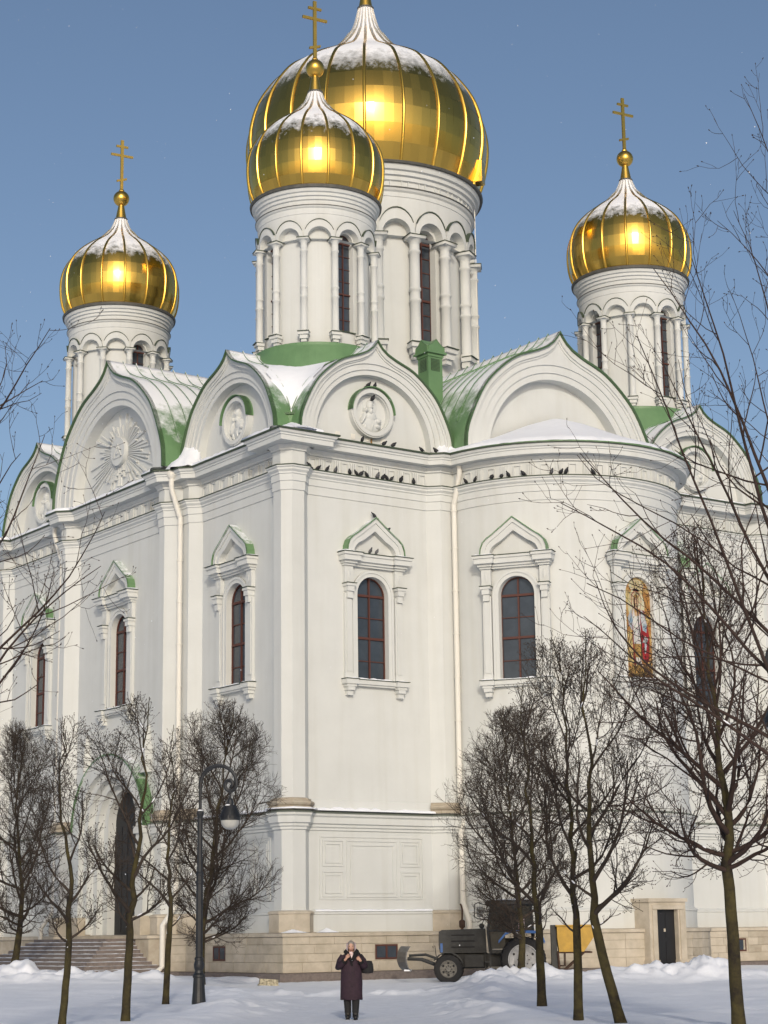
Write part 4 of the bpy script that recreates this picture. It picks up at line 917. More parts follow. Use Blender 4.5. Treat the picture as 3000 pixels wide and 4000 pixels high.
def spawn(rs, P, Rr, L, n, tmin, ang, env, fac, rfac, tpow=1.0, minL=.12):
    N, K, _ = P.shape; t = tmin+(1-tmin)*((np.arange(n)[None, :]+rs.rand(N, n))/n)**tpow
    x = t*(K-1); i = np.clip(x.astype(int), 0, K-2); f = (x-i)[..., None]; r_ = np.arange(N)[:, None]
    O = P[r_, i]*(1-f)+P[r_, i+1]*f; d = unit(P[r_, i+1]-P[r_, i]); rr = Rr[r_, i]*(1-f[..., 0])+Rr[r_, i+1]*f[..., 0]
    rv = rs.randn(N, n, 3); s = unit(np.cross(d, rv)); a = ang*(1+.35*rs.randn(N, n))[..., None]
    D = unit(d*np.cos(a)+s*np.sin(a)); O = O.reshape(-1, 3); D = D.reshape(-1, 3)
    l = (fac*L[:, None]*(1.15-.6*t)*(.55+.9*rs.rand(N, n))).reshape(-1)
    if env is not None: l = np.minimum(l, env.dist(O, D)*rs.uniform(.7, 1.08, len(l)))
    rr = np.minimum(rr.reshape(-1)*rfac, .012*l+.004); keep = (l > minL) & (rs.rand(N, n) < np.clip(L/np.mean(L), .12, 1)[:, None]).reshape(-1)
    return O[keep], D[keep], l[keep], rr[keep]
def taper(r0, K, end=.35): return r0[:, None]*np.linspace(1, end, K)[None, :]
def make_tree(label, trunk, r0, env, seed, nl=12, n2=9, n3=6, n4=4, lean=.55, limb_lo=.0, tw='twig', rtw=.006, group=None, limbs=None, lead=True, bud=False, ang1=.75, L1=1.0, trop1=.10):
    rs = np.random.RandomState(seed); trunk = np.array(trunk, float); base = trunk[0]
    e = empty('bare_tree', tuple(base), label=label, cat='tree', group=group)
    P0 = trunk
    if lead:                                   # leader goes on to the top of the crown
        top = env.c+np.array([rs.uniform(-.2, .2)*env.r[0], rs.uniform(-.2, .2)*env.r[1], env.r[2]*.95]); n_ = 7
        ext = [trunk[-1]+(top-trunk[-1])*k/n_+np.append(rs.randn(2)*.06, 0) for k in range(1, n_+1)]; P0 = np.vstack([trunk, ext])
    # resample trunk
    seg = np.r_[0, np.cumsum(np.linalg.norm(np.diff(P0, axis=0), axis=1))]; K = 22; u = np.linspace(0, seg[-1], K)
    P0 = np.stack([np.interp(u, seg, P0[:, i]) for i in range(3)], -1); P0[2:-1, :2] += rs.randn(K-3, 2)*np.where(u[2:-1] < seg[-1]*.3, .004, .03)[:, None]
    lt = np.linalg.norm(np.diff(trunk, axis=0), axis=1).sum(); R0 = np.where(u <= lt, r0*(1-.22*u/lt), r0*.62*(1-(u-lt)/max(seg[-1]-lt, 1e-3))**1.4+.008); R0 = R0 if lead else r0*(1-u/seg[-1])**.8+.012; R0[0] *= 1.18
    tm = [tubes(P0[None], R0[None], 12)]
    # limbs
    if limbs is None:
        t0 = max(lt/seg[-1]*.86, limb_lo); fr_ = (np.arange(nl)+rs.rand(nl)*.8)/nl; tt = t0+(.97-t0)*fr_**2.1
        x = tt*(K-1); i = np.clip(x.astype(int), 0, K-2); f = (x-i)[:, None]; O = P0[i]*(1-f)+P0[i+1]*f; rr = np.interp(x, np.arange(K), R0)
        az = np.arange(nl)*2.4+rs.rand(nl)*1.2; el = lean+(1.22-lean)*fr_**.9+rs.randn(nl)*.1
        D = np.stack([np.cos(az)*np.cos(el), np.sin(az)*np.cos(el), np.sin(el)], -1); L = env.dist(O, D)*rs.uniform(.82, 1.0, nl)*L1
        P1 = grow(rs, O, D, L, 10, .10, trop1); R1 = taper(np.minimum(np.maximum(rr*.7, .2*r0), .017*L+.012), 10, .22)
    else:
        P1, R1, L = [], [], []
        for pts, ra in limbs:
            pts = np.array(pts, float); sg = np.r_[0, np.cumsum(np.linalg.norm(np.diff(pts, axis=0), axis=1))]; uu = np.linspace(0, sg[-1], 14)
            q = np.stack([np.interp(uu, sg, pts[:, i]) for i in range(3)], -1); q[1:-1] = (q[:-2]+2*q[1:-1]+q[2:])/4; q[2:] += np.cumsum(rs.randn(12, 3)*.008, 0)
            P1.append(q); R1.append(ra*np.linspace(1, .16, 14)); L.append(sg[-1])
        P1 = np.array(P1); R1 = np.array(R1); L = np.array(L)
    cm = [tubes(P1, R1, 7)]
    def prof(r, K):
        w = np.linspace(1, .55, K)
        if bud: w = w.copy(); w[-2] = .6; w[-1] = .25
        return r[:, None]*w
    O, D, l, r = spawn(rs, P1, R1, L, n2, .24, .85 if not bud else .75, env, .46 if limbs is None else .30, .62); P2 = grow(rs, O, D, l, 7, .13, .10); R2 = taper(np.maximum(r, rtw*1.3), 7, .4); cm.append(tubes(P2, R2, 5))
    O, D, l, r = spawn(rs, P2, R2, l, n3, .15, .85, env, .50, .62); P3 = grow(rs, O, D, l, 5, .16, .12); R3 = taper(np.maximum(r*.8, rtw), 5, .6); cm.append(tubes(P3, R3, 4))
    if n4:
        O, D, l, r = spawn(rs, P3, R3, l, n4, .2, .8, env, .55, .7, minL=.07); P4 = grow(rs, O, D, l, 4, .18, .14); R4 = np.full((len(P4), 4), rtw*.8)*np.linspace(1, .65, 4); cm.append(tubes(P4, R4, 3)); tips = P4
    else: tips = P3
    if bud:                                    # swollen buds at the twig ends
        allt = np.concatenate([tips[:, -1], P3[:, -1]]); dd = np.concatenate([unit(tips[:, -1]-tips[:, -2]), unit(P3[:, -1]-P3[:, -2])])
        B = np.stack([allt-dd*.012, allt+dd*.004, allt+dd*.02], 1); cm.append(tubes(B, np.tile(np.array([.4, 1.25, .3])*rtw*1.7, (len(B), 1)), 4))
    V, F = joinm(tm); link(bpy.data.objects.new('trunk', np_mesh('trunk', V-base, F, M['bark'])), e)
    V, F = joinm(cm); c = link(bpy.data.objects.new('crown', np_mesh('crown', V-base, F, M[tw])), e)
    # pads of snow in the forks and along the limbs
    sm = MB(); 
    for j in range(len(P1)):
        for k in (0, 1, 2, 3):
            if rs.rand() < (.5 if k == 0 else .16):
                i = min(k*2, P1.shape[1]-2); p_ = P1[j, i]; d_ = unit(P1[j, i+1]-p_); rr_ = R1[j, i]
                if d_[2] > .93: continue
                rx = rr_*.95+.004; L_ = rs.uniform(.04, .12)
                q = Vector(d_).to_track_quat('X', 'Z').to_matrix(); sm.ell(Vector(p_-base)+Vector((0, 0, rr_*.75)), L_, rx, rr_*.45+.008, 8, 5, q)
    if sm.v: sm.build('snow_on_branches', M['snow'], e, smooth=True)['kind'] = 'stuff'
    return e
def tp(x, y, t): return np.array(px(x, y, t))          # photo pixel at distance t along the view
def trunk_from(pts, t, lean_t=0.0):
    """trunk through photo pixels at about distance t; first point dropped onto the snow"""
    out = [tp(x, y, t+lean_t*i) for i, (x, y) in enumerate(pts)]
    b = out[0]; d = Vector((b[0], b[1], 0))-Vector((CAM.x, CAM.y, 0)); g = st(d.dot(RH), d.dot(FH)); out[0] = np.array([b[0], b[1], g.z-.08]); return out
def env_px(x, y, t, rx, rz, ry=None): return Env(tp(x, y, t), (rx, ry or rx, rz))
G1, G2 = 'clipped trees before the left facade', 'young trees before the apse'
# left group
make_tree('dense bare tree at the left frame edge before the granite steps', trunk_from([(36, 3850), (62, 3740), (78, 3620)], 74), .15, env_px(60, 3250, 74, 2.9, 4.4), 11, nl=30, n2=19, n3=9, n4=4, rtw=.0058, group=G1, lean=-.15)
make_tree('thin mossy tree forking low, between two trunks before the steps', trunk_from([(238, 4090), (262, 3800), (272, 3640)], 37.5), .078, env_px(270, 3250, 37.5, 1.25, 2.35), 12, nl=12, n2=12, n3=7, n4=3, rtw=.0042, bud=True, lean=.15, group=G1)
make_tree('mossy trunked tree standing in front of the black portal door', trunk_from([(488, 4060), (500, 3800), (512, 3560)], 39), .092, env_px(525, 3150, 39, 1.6, 2.35), 13, nl=15, n2=13, n3=7, n4=3, rtw=.0042, bud=True, lean=.15, group=G1)
make_tree('slim mossy tree just left of the street lamp', trunk_from([(646, 3946), (655, 3750), (664, 3600)], 49), .088, env_px(690, 3220, 49, 1.5, 2.7), 14, nl=12, n2=9, n3=6, n4=3, rtw=.0045, bud=True, lean=.12, group=G1)
make_tree('big round dense bare tree directly behind the street lamp', trunk_from([(782, 3878), (783, 3760), (786, 3660)], 63), .16, env_px(860, 3230, 63, 2.3, 4.35), 15, nl=34, n2=20, n3=9, n4=4, rtw=.0056, group=G1, lean=-.2)
# right group
make_tree('dense bare tree growing right before the tractor cab', trunk_from([(2036, 3860), (2038, 3740), (2042, 3650)], 60.5), .125, env_px(2005, 3220, 60.5, 2.6, 3.75), 16, nl=32, n2=20, n3=9, n4=4, rtw=.0056, group=G2, lean=-.2)
make_tree('straight tree between the tractor wheel and the yellow hopper', trunk_from([(2118, 3950), (2110, 3750), (2106, 3620)], 46), .115, env_px(2060, 3140, 46, 1.75, 3.0), 17, nl=17, n2=11, n3=7, n4=4, rtw=.0048, bud=True, lean=.05, group=G2)
make_tree('upright mossy tree hiding the end of the yellow hopper', trunk_from([(2262, 4060), (2257, 3800), (2252, 3590)], 39), .10, env_px(2180, 3010, 39, 1.75, 2.85), 18, nl=17, n2=13, n3=8, n4=3, rtw=.0045, bud=True, lean=.1, group=G2)
make_tree('leaning mossy tree tilting left beside the apse door', trunk_from([(2432, 4060), (2370, 3800), (2318, 3580)], 37.5), .112, env_px(2370, 3020, 37.5, 1.9, 2.95), 19, nl=17, n2=13, n3=8, n4=3, rtw=.0045, bud=True, lean=.0, group=G2)
make_tree('tallest mossy tree with thick straight trunk right of the apse door', trunk_from([(2890, 4080), (2868, 3750), (2850, 3480), (2840, 3300)], 34.5), .125, env_px(2800, 2900, 34.5, 2.3, 4.1), 20, nl=28, n2=12, n3=7, n4=3, rtw=.0045, bud=True, lean=.0, tw='twig2', group=G2)
# trees whose trunks stand outside the frame and whose boughs reach in
k_ = 3000/1659.0
def bough(P, t0, t1, root): 
    n_ = len(P); return [root]+[tp(x*k_, y*k_, t0+(t1-t0)*i/(n_-1)) for i, (x, y) in enumerate(P)]
rt = 25.0; tb = trunk_from([(3330, 4300), (3310, 3500), (3290, 2700), (3280, 1500), (3300, 700)], rt)
RB = [([(1700, 1560), (1640, 1400), (1590, 1270), (1530, 1110), (1470, 960), (1438, 853), (1380, 720)], 3300, 3100), ([(1690, 1150), (1640, 1010), (1590, 890), (1540, 770), (1477, 676), (1408, 578)], 3290, 2400), ([(1700, 420), (1660, 340), (1640, 285), (1605, 203)], 3300, 1300), ([(1690, 445), (1659, 420), (1602, 365)], 3300, 1350),
      ([(1690, 790), (1650, 650), (1620, 540), (1578, 455)], 3290, 1800), ([(1700, 640), (1650, 580), (1610, 530), (1550, 478)], 3290, 1700), ([(1710, 1500), (1600, 1390), (1500, 1270), (1400, 1180), (1300, 1130), (1210, 1080)], 3290, 3000), ([(1710, 1620), (1560, 1540), (1450, 1480), (1380, 1430), (1310, 1350), (1275, 1255)], 3300, 3150),
      ([(1710, 1660), (1560, 1560), (1420, 1470), (1330, 1385), (1265, 1330)], 3300, 3200), ([(1700, 1400), (1600, 1300), (1500, 1200), (1420, 1150), (1330, 1050), (1262, 968)], 3290, 2900), ([(1700, 1250), (1640, 1060), (1600, 900), (1570, 760), (1500, 560)], 3290, 2500), ([(1700, 1080), (1650, 900), (1620, 760), (1575, 640)], 3290, 2200), ([(1705, 1330), (1600, 1150), (1540, 1010), (1480, 900), (1435, 800)], 3290, 2700)]
limbs = [(bough(P, rt, rt-1.5+3*((i*37) % 10)/10, tp(rx_, ry_, rt)), .034 if len(P) > 4 else .02) for i, (P, rx_, ry_) in enumerate(RB)]
make_tree('near tree outside the right edge whose bare boughs cross the sky and apse', tb, .16, env_px(3100, 1900, rt, 6.5, 7), 31, n2=8, n3=4, n4=2, tw='twig2', rtw=.0036, bud=True, limbs=limbs, lead=False)
lt_ = 27.0; tb = trunk_from([(-330, 4300), (-310, 3500), (-300, 2600), (-290, 1800)], lt_)
LB = [([(-60, 960), (0, 880), (50, 800), (108, 708)], -300, 2300), ([(-70, 920), (0, 878), (50, 855), (98, 825)], -300, 2250), ([(-60, 1470), (0, 1395), (60, 1340), (120, 1270), (180, 1190), (222, 1105)], -310, 3000), ([(-60, 1520), (0, 1420), (70, 1340), (140, 1275), (222, 1222)], -310, 3050), ([(-70, 1260), (0, 1180), (40, 1090), (70, 1010), (98, 935)], -305, 2700), ([(-60, 1560), (0, 1480), (60, 1400), (100, 1310), (110, 1240)], -310, 3100), ([(-70, 1150), (-10, 1060), (20, 1000), (48, 975)], -305, 2600)]
limbs = [(bough(P, lt_, lt_-1+2*((i*37) % 10)/10, tp(rx_, ry_, lt_)), .030) for i, (P, rx_, ry_) in enumerate(LB)]
make_tree('near tree outside the left edge with budded boughs reaching in before the corner gable', tb, .16, env_px(-150, 2300, lt_, 4.5, 6), 32, n2=6, n3=4, n4=2, tw='twig2', rtw=.0038, bud=True, limbs=limbs, lead=False)
# ================================================================ street lamps
M['iron'] = mat('black_cast_iron', (0.018, 0.020, 0.024), 0.5, noise=.4, nscale=6, bump=.15, bscale=30)
M['globe'] = mat('frosted_lamp_glass', (0.50, 0.50, 0.47), 0.35, noise=.15, nscale=8, spec=.6)
def lamp(base, phi, label, hscale=1.0):
    o = empty('street_lamp', tuple(base), phi, label=label, cat='street lamp', group='street lamps')
    H = lambda r, z: (r, z*hscale)
    m = MB(); m.lathe([H(.175, -.08), H(.172, .05), H(.150, .30), H(.135, .60), H(.155, .62), H(.155, .68), H(.11, .72), H(.10, .78), H(.125, .86), H(.13, .92), H(.10, 1.02), H(.112, 1.03), H(.112, 1.08), H(.09, 1.10)], 16); m.build('pedestal', M['iron'], o)
    m = MB(); m.lathe([H(.088, 1.08), H(.085, 2.85), H(.10, 2.87), H(.10, 2.92), H(.085, 2.94), H(.085, 3.05), H(.10, 3.07), H(.10, 3.1), H(.07, 3.14), H(.062, 4.45), H(.092, 4.55), H(.095, 4.60), H(.04, 4.64), H(.038, 5.3)], 14); m.build('post', M['iron'], o)
    cz = 5.28*hscale; pts = [(0, 0, cz-.1)]
    for i in range(19): a = math.pi-math.pi*i/18; pts.append((.46+.46*math.cos(a), 0, cz+.45*math.sin(a)))
    for i in range(1, 27): a = -i/26*2*math.pi*1.25; r_ = .17-.0048*i; pts.append((.92-.17+r_*math.cos(a), 0, cz-.02+r_*math.sin(a)*1.1))
    m = MB(); m.tube(pts, [.052]*10+[.044]*(len(pts)-10), 8); m.build('arm', M['iron'], o)
    lx = .76; m = MB(); z1 = cz-.17
    m.lathe([(.02, z1+.04), (.04, z1), (.04, z1-.05), (.025, z1-.08), (.03, z1-.18), (.06, z1-.22), (.085, z1-.32), (.085, z1-.35), (.14, z1-.40), (.205, z1-.52), (.24, z1-.62), (.25, z1-.66), (.25, z1-.72), (.23, z1-.73)], 20, lx, 0); cap_ = m.build('lantern_cap', M['iron'], o)
    for r in range(4):
        for k in range(14):
            a = 2*math.pi*(k+.5*(r % 2))/14; rad = .12+.036*r; z = z1-.37-.072*r; s = MB(); T = planar(a, lx, 0, d_=rad+.02)
            s.add([T(-.035, 0, z), T(.035, 0, z), T(.03, .03, z-.06), T(0, .045, z-.09), T(-.03, .03, z-.06)], [[0, 1, 2, 3, 4]]); s.build('scale', M['iron'], cap_)
    m = MB(); m.lathe([(.228, z1-.725), (.215, z1-.82), (.165, z1-.90), (.09, z1-.945), (0, z1-.955)], 20, lx, 0); m.build('globe', M['globe'], o, smooth=True)
    m = MB(); m.ell((0, 0, 4.64*hscale), .07, .07, .025, 10, 5); m.ell((lx-.04, -.04, z1-.36), .08, .08, .03, 10, 5); m.build('snow_cap', M['snow'], o, smooth=True)
    return o
ang_r = math.atan2(RH.y, RH.x)
d = px(754, 3964, 46.5); b_ = st(gpos(754, 46.5)*1.02, 46.5*.985)
q = Vector((d.x, d.y, 0))-Vector((CAM.x, CAM.y, 0)); lamp(st(q.dot(RH), q.dot(FH)), ang_r-.15, 'black iron street lamp with scrolled arm among the left trees')
q = px(3040, 2890, 26.6)-CAM; s_, t_ = q.dot(RH), q.dot(FH); lamp(st(s_+.76, t_), ang_r+math.pi, 'street lamp at the right edge with only its lantern in view')
# ================================================================ half buried block
M['oldpaint'] = mat('flaking_painted_concrete', (0.55, 0.50, 0.36), .9, nscale=14, col2=(0.16, 0.14, 0.10), bump=.5, bscale=30)
q = px(1030, 3862, 64)-CAM; bp = st(q.dot(RH), q.dot(FH))
m = MB(); T = planar(ang_r, 0, 0); m.box(T, -.36, .30, -.14, .14, -.1, .20, tu=.03, td=.02); m.box(T, -.38, .32, -.16, .16, -.12, .02)
o = m.build('concrete_block', M['oldpaint'], label='low flaking concrete block half buried in the snow near the church corner', cat='block'); o.location = bp; o.rotation_euler = (0, .10, .2)
# ================================================================ tractor
M['tblack'] = mat('worn_black_paint', (0.028, 0.030, 0.031), .55, noise=.4, nscale=5, bump=.1); M['tyre'] = mat('tyre_rubber', (0.016, 0.016, 0.017), .85, bump=.3, bscale=40)
M['rim'] = mat('grey_rim_paint', (0.42, 0.42, 0.42), .5, noise=.35, nscale=7); M['rimd'] = mat('dirty_rim', (0.20, 0.19, 0.17), .6, noise=.5, nscale=9); M['blue'] = mat('blue_fender_paint', (0.02, 0.13, 0.42), .4, noise=.3, nscale=5)
M['yellow'] = mat('yellow_hopper_paint', (0.50, 0.29, 0.025), .5, noise=.25, nscale=4, bump=.1); M['steel'] = mat('scraped_steel', (0.13, 0.135, 0.145), .5, .5, noise=.5, nscale=8); M['cabglass'] = mat('cab_glass', (0.045, 0.05, 0.05), .1, noise=.3, nscale=3, spec=.25)
M['lampglass'] = mat('mirror_glass', (.20, .215, .22), .3, .2); M['card'] = mat('white_card', (.62, .58, .58), .8, nscale=16, col2=(.35, .12, .16)); M['rusty'] = mat('rusty_iron', (.09, .05, .035), .9, noise=.5, nscale=9)
q = px(1733, 3800, 66.0)-CAM; tb_ = st(q.dot(RH), q.dot(FH)); zt_ = px(1733, 3842, 66.0).z
TRC = empty('tractor', (tb_.x, tb_.y, zt_), ang_r-.06, label='dark wheeled tractor with front snow blade and yellow hopper parked by the apse', cat='tractor')
X = lambda u, d, z: (u, -d, z)          # u to the rear (image right), d towards the viewer
def bev(mb, u0, u1, d0, d1, z0, z1, b=.04):
    P = []
    for z, k in ((z0, b), (z0+b, 0), (z1-b, 0), (z1, b)):
        P.append([X(u0+k, d0+k, z), X(u1-k, d0+k, z), X(u1-k, d1-k, z), X(u0+k, d1-k, z)])
    mb.grid(P, True); mb.add(P[0], [[0, 1, 2, 3]]); mb.add(P[-1], [[0, 1, 2, 3]]); return mb
def prism(mb, pts, d0, d1):
    n_ = len(pts); mb.add([X(u, d0, z) for u, z in pts]+[X(u, d1, z) for u, z in pts], [list(range(n_)), list(range(n_, 2*n_))]+[[i, (i+1) % n_, n_+(i+1) % n_, n_+i] for i in range(n_)]); return mb
def wheel(u, d, r, w, rr, rimmat, lugs):
    m = MB(); K = 40
    prof = [(rr*.96, -w*.42), (rr*1.04, -w*.5), (r*.80, -w*.52), (r*.93, -w*.46), (r*.96, -w*.3), (r*.965, 0), (r*.96, w*.3), (r*.93, w*.46), (r*.80, w*.52), (rr*1.04, w*.5), (rr*.96, w*.42)]
    m.grid([[X(u+a*math.cos(2*math.pi*j/K), d+b, r+a*math.sin(2*math.pi*j/K)) for j in range(K)] for a, b in prof], True)
    for j in range(lugs):
        for s in (-1, 1):
            a0 = 2*math.pi*(j+.25*s)/lugs; da = .06*.5/r*1.0; P = []
            for (dd, aa, rad) in ((s*w*.50, a0, r*.88), (s*w*.04, a0+.22*.5/r, r*.96)):
                for ra in (rad-.01, r*1.0 if dd*s < .2*w else r*.965):
                    for sg in (-1, 1): P.append(X(u+ra*math.cos(aa+sg*da), d+dd, r+ra*math.sin(aa+sg*da)))
            m.add(P, [[0, 1, 3, 2], [4, 5, 7, 6], [2, 3, 7, 6], [0, 2, 6, 4], [1, 3, 7, 5]])
    o = m.build('wheel', M['tyre'], TRC)
    m = MB(); m.grid([[X(u+a*math.cos(2*math.pi*j/32), d+b, r+a*math.sin(2*math.pi*j/32)) for j in range(32)] for a, b in [(rr*1.0, w*.50), (rr*.95, w*.51), (rr*.90, w*.34), (rr*.62, w*.22), (rr*.45, w*.30), (rr*.30, w*.32), (rr*.28, w*.44), (.01, w*.45)]], True)
    m.grid([[X(u+a*math.cos(2*math.pi*j/32), d+b, r+a*math.sin(2*math.pi*j/32)) for j in range(32)] for a, b in [(rr*1.0, -w*.48), (rr*.9, -w*.3), (.01, -w*.3)]], True); m.build('rim', rimmat, o)
    for j in range(8): a = 2*math.pi*j/8; b = MB(); b.ell(X(u+rr*.37*math.cos(a), d+w*.34, r+rr*.37*math.sin(a)), .022, .03, .022, 6, 4); b.build('wheel_nut', M['tblack'], o)
    for j in range(6): a = 2*math.pi*(j+.5)/6; b = MB(); b.ell(X(u+rr*.72*math.cos(a), d+w*.275, r+rr*.72*math.sin(a)), .045, .012, .045, 8, 4); b.build('rim_hole', M['tyre'], o)
    return o
for d_ in (.82, -.82): wheel(0, d_, .50, .30, .29, M['rimd'], 18)
for d_ in (.80, -.80): wheel(2.55, d_, .78, .40, .52, M['rim'], 20)
m = MB(); prism(m, [(-.30, 1.02), (-.34, 1.30), (-.33, 1.74), (-.22, 1.80), (1.28, 1.84), (1.30, 1.02)], -.36, .36); m.build('hood', M['tblack'], TRC)
for z in (1.2, 1.4, 1.6): m = MB(); m.box(X, .1, .9, .362, .372, z, z+.04); m.build('hood_louvre', M['tyre'], TRC)
m = MB(); m.box(X, -.335, -.30, .08, .34, 1.15, 1.45); m.box(X, -.28, -.20, .36, .37, 1.05, 1.35); m.build('grille_trim', M['blue'], TRC)
m = MB(); bev(m, -.25, 1.35, -.26, .26, .50, 1.03, .05); m.box(X, 1.3, 3.0, -.28, .28, .55, 1.0); m.box(X, -.1, .1, -.80, .80, .42, .58); m.box(X, 2.45, 2.65, -.78, .78, .68, .88); m.build('chassis', M['tblack'], TRC)
m = MB(); m.box(X, .55, 1.2, .28, .52, .56, .95); m.build('fuel_tank', M['tblack'], TRC); m = MB(); m.box(X, 1.25, 1.42, .5, .85, .42, .47); m.box(X, 1.25, 1.42, .5, .85, .70, .74); m.box(X, 1.24, 1.27, .5, .53, .42, 1.1); m.box(X, 1.41, 1.44, .82, .85, .42, 1.1); m.build('cab_step', M['tblack'], TRC)
m = MB(); m.tube([X(.48, .12, 1.8), X(.48, .12, 1.88)], .05, 10); m.tube([X(.48, .12, 1.86), X(.48, .12, 1.9), X(.48, .12, 2.1), X(.48, .12, 2.14)], [.07, .105, .105, .05], 14); m.tube([X(.48, .12, 2.12), X(.50, .12, 2.45), X(.47, .12, 2.60), X(.43, .12, 2.68)], .033, 10); m.build('exhaust', M['rusty'], TRC)
# cab
cb = MB()
for d_ in (.66, -.66):
    cb.tube([X(1.42, d_, 1.05), X(1.36, d_, 1.75), X(1.48, d_, 2.60)], .04, 8); cb.tube([X(2.28, d_, 1.25), X(2.26, d_, 2.60)], .035, 8); cb.tube([X(2.92, d_, 1.55), X(2.86, d_, 2.60)], .045, 8); cb.tube([X(1.36, d_, 1.75), X(2.9, d_, 1.75)], .03, 8)
cb.box(X, 1.40, 1.50, -.62, .62, 1.0, 1.76); cb.box(X, 2.85, 2.93, -.62, .62, 1.0, 1.76); cb.box(X, 1.5, 2.3, .60, .64, 1.0, 1.12)
cb.build('cab_frame', M['tblack'], TRC)
m = MB(); bev(m, 1.30, 3.02, -.74, .74, 2.58, 2.78, .06); ro_ = m.build('cab_roof', M['tblack'], TRC); m = MB(); m.ell(X(2.2, 0, 2.78), .75, .6, .05, 14, 6); m.build('snow_cap', M['snow'], ro_, smooth=True)
for a, b, c, d_ in (((1.40, 1.78), (2.25, 1.78), (2.23, 2.57), (1.50, 2.57)), ((2.29, 1.78), (2.88, 1.78), (2.85, 2.57), (2.28, 2.57)), ((1.48, 1.15), (1.95, 1.15), (1.95, 1.72), (1.45, 1.72))):
    pass
    for s in (.66, -.66): m = MB(); m.add([X(p_[0], s, p_[1]) for p_ in (a, b, c, d_)], [[0, 1, 2, 3]]); m.build('cab_window', M['cabglass'], TRC)
m = MB(); m.add([X(1.38, -.62, 1.78), X(1.38, .62, 1.78), X(1.49, .62, 2.57), X(1.49, -.62, 2.57)], [[0, 1, 2, 3]]); m.build('windscreen', M['cabglass'], TRC)
m = MB(); m.box(X, 2.42, 2.62, .665, .672, 1.80, 2.24); m.build('cab_notice', M['card'], TRC)
m = MB(); bev(m, 1.85, 2.35, -.25, .25, 1.2, 1.5); bev(m, 2.3, 2.42, -.25, .25, 1.45, 2.1); m.build('driver_seat', M['tblack'], TRC)
for s in (1, -1):
    m = MB(); P = [(1.72, 1.42), (1.95, 1.68), (2.10, 1.76), (3.02, 1.74), (3.22, 1.60), (3.30, 1.38)]; P2 = [(u, z-.09) for u, z in P]
    prism(m, P+P2[::-1], *sorted((s*.60, s*1.04))); m.build('fender', M['blue'], TRC)
    m = MB(); P = [(-.02+.56*math.cos(a), .50+.57*math.sin(a)) for a in [R_(20+13*i) for i in range(11)]]; P2 = [(-.02+.53*math.cos(a), .50+.54*math.sin(a)) for a in [R_(20+13*i) for i in range(11)]]
    prism(m, P+P2[::-1], *sorted((s*.66, s*1.0))); m.build('front_mudguard', M['tblack'], TRC)
m = MB(); m.tube([X(1.42, .70, 2.58), X(1.05, .86, 2.70), X(.93, .92, 2.64), X(.92, .92, 2.24), X(1.02, .90, 2.16), X(1.40, .70, 2.12)], .018, 8); mo_ = m.build('mirror_bracket', M['tblack'], TRC); m = MB(); bev(m, 1.0, 1.2, .88, .94, 2.22, 2.56, .02); m.build('mirror', M['lampglass'], mo_)
m = MB(); m.tube([X(1.2, .70, 1.8), X(1.18, .76, 2.0), X(1.28, .72, 2.2), X(1.38, .68, 2.2)], .016, 6); m.build('grab_rail', M['tblack'], TRC)
m = MB(); m.ell(X(1.15, .35, 1.92), .09, .07, .09, 10, 7); m.ell(X(1.15, -.35, 1.92), .09, .07, .09, 10, 7); m.build('work_lamp', M['tblack'], TRC)
# front blade
bl = MB(); rows = []
for i in range(9):
    t = i/8; a = -.9+1.8*t; rows.append([(-1.62+.16*math.cos(a*1.3)-.0, .48+.78*t)])
pro = [(-1.46, .44), (-1.58, .56), (-1.64, .74), (-1.65, .92), (-1.62, 1.08), (-1.54, 1.22), (-1.50, 1.27)]
bl.grid([[X(u+(.0 if k == 0 else .03)+dd*.18, dd, z) for u, z in pro] for k in (0,) for dd in (-1.2, -.4, .4, 1.15)]); bl.grid([[X(u+.035+dd*.18, dd, z) for u, z in pro] for dd in (-1.2, -.4, .4, 1.15)])
for dd in (-1.2, 1.15): bl.add([X(u+dd*.18, dd, z) for u, z in pro]+[X(u+.035+dd*.18, dd, z) for u, z in pro], [[i, i+1, i+8, i+7] for i in range(6)])
B_ = bl.build('snow_blade', M['steel'], TRC)
sm = MB(); sm.box(X, -1.50, -1.28, .35, 1.1, .45, .50); sm.build('snow_on_blade', M['snow'], B_)
m = MB(); m.tube([X(-1.42, .35, .85), X(-.95, .35, .82), X(-.30, .35, .58)], .055, 8); m.tube([X(-1.42, -.35, .85), X(-.95, -.35, .82), X(-.30, -.35, .58)], .055, 8); m.tube([X(-1.38, 0, .95), X(-.8, 0, .98), X(-.3, 0, .8)], .045, 8); m.tube([X(-.52, .3, 1.2), X(-.55, .3, 1.25), X(-.47, .3, 1.28), X(-.44, .3, 1.0), X(-.4, .3, .75)], .015, 6); m.build('blade_arm', M['tblack'], TRC)
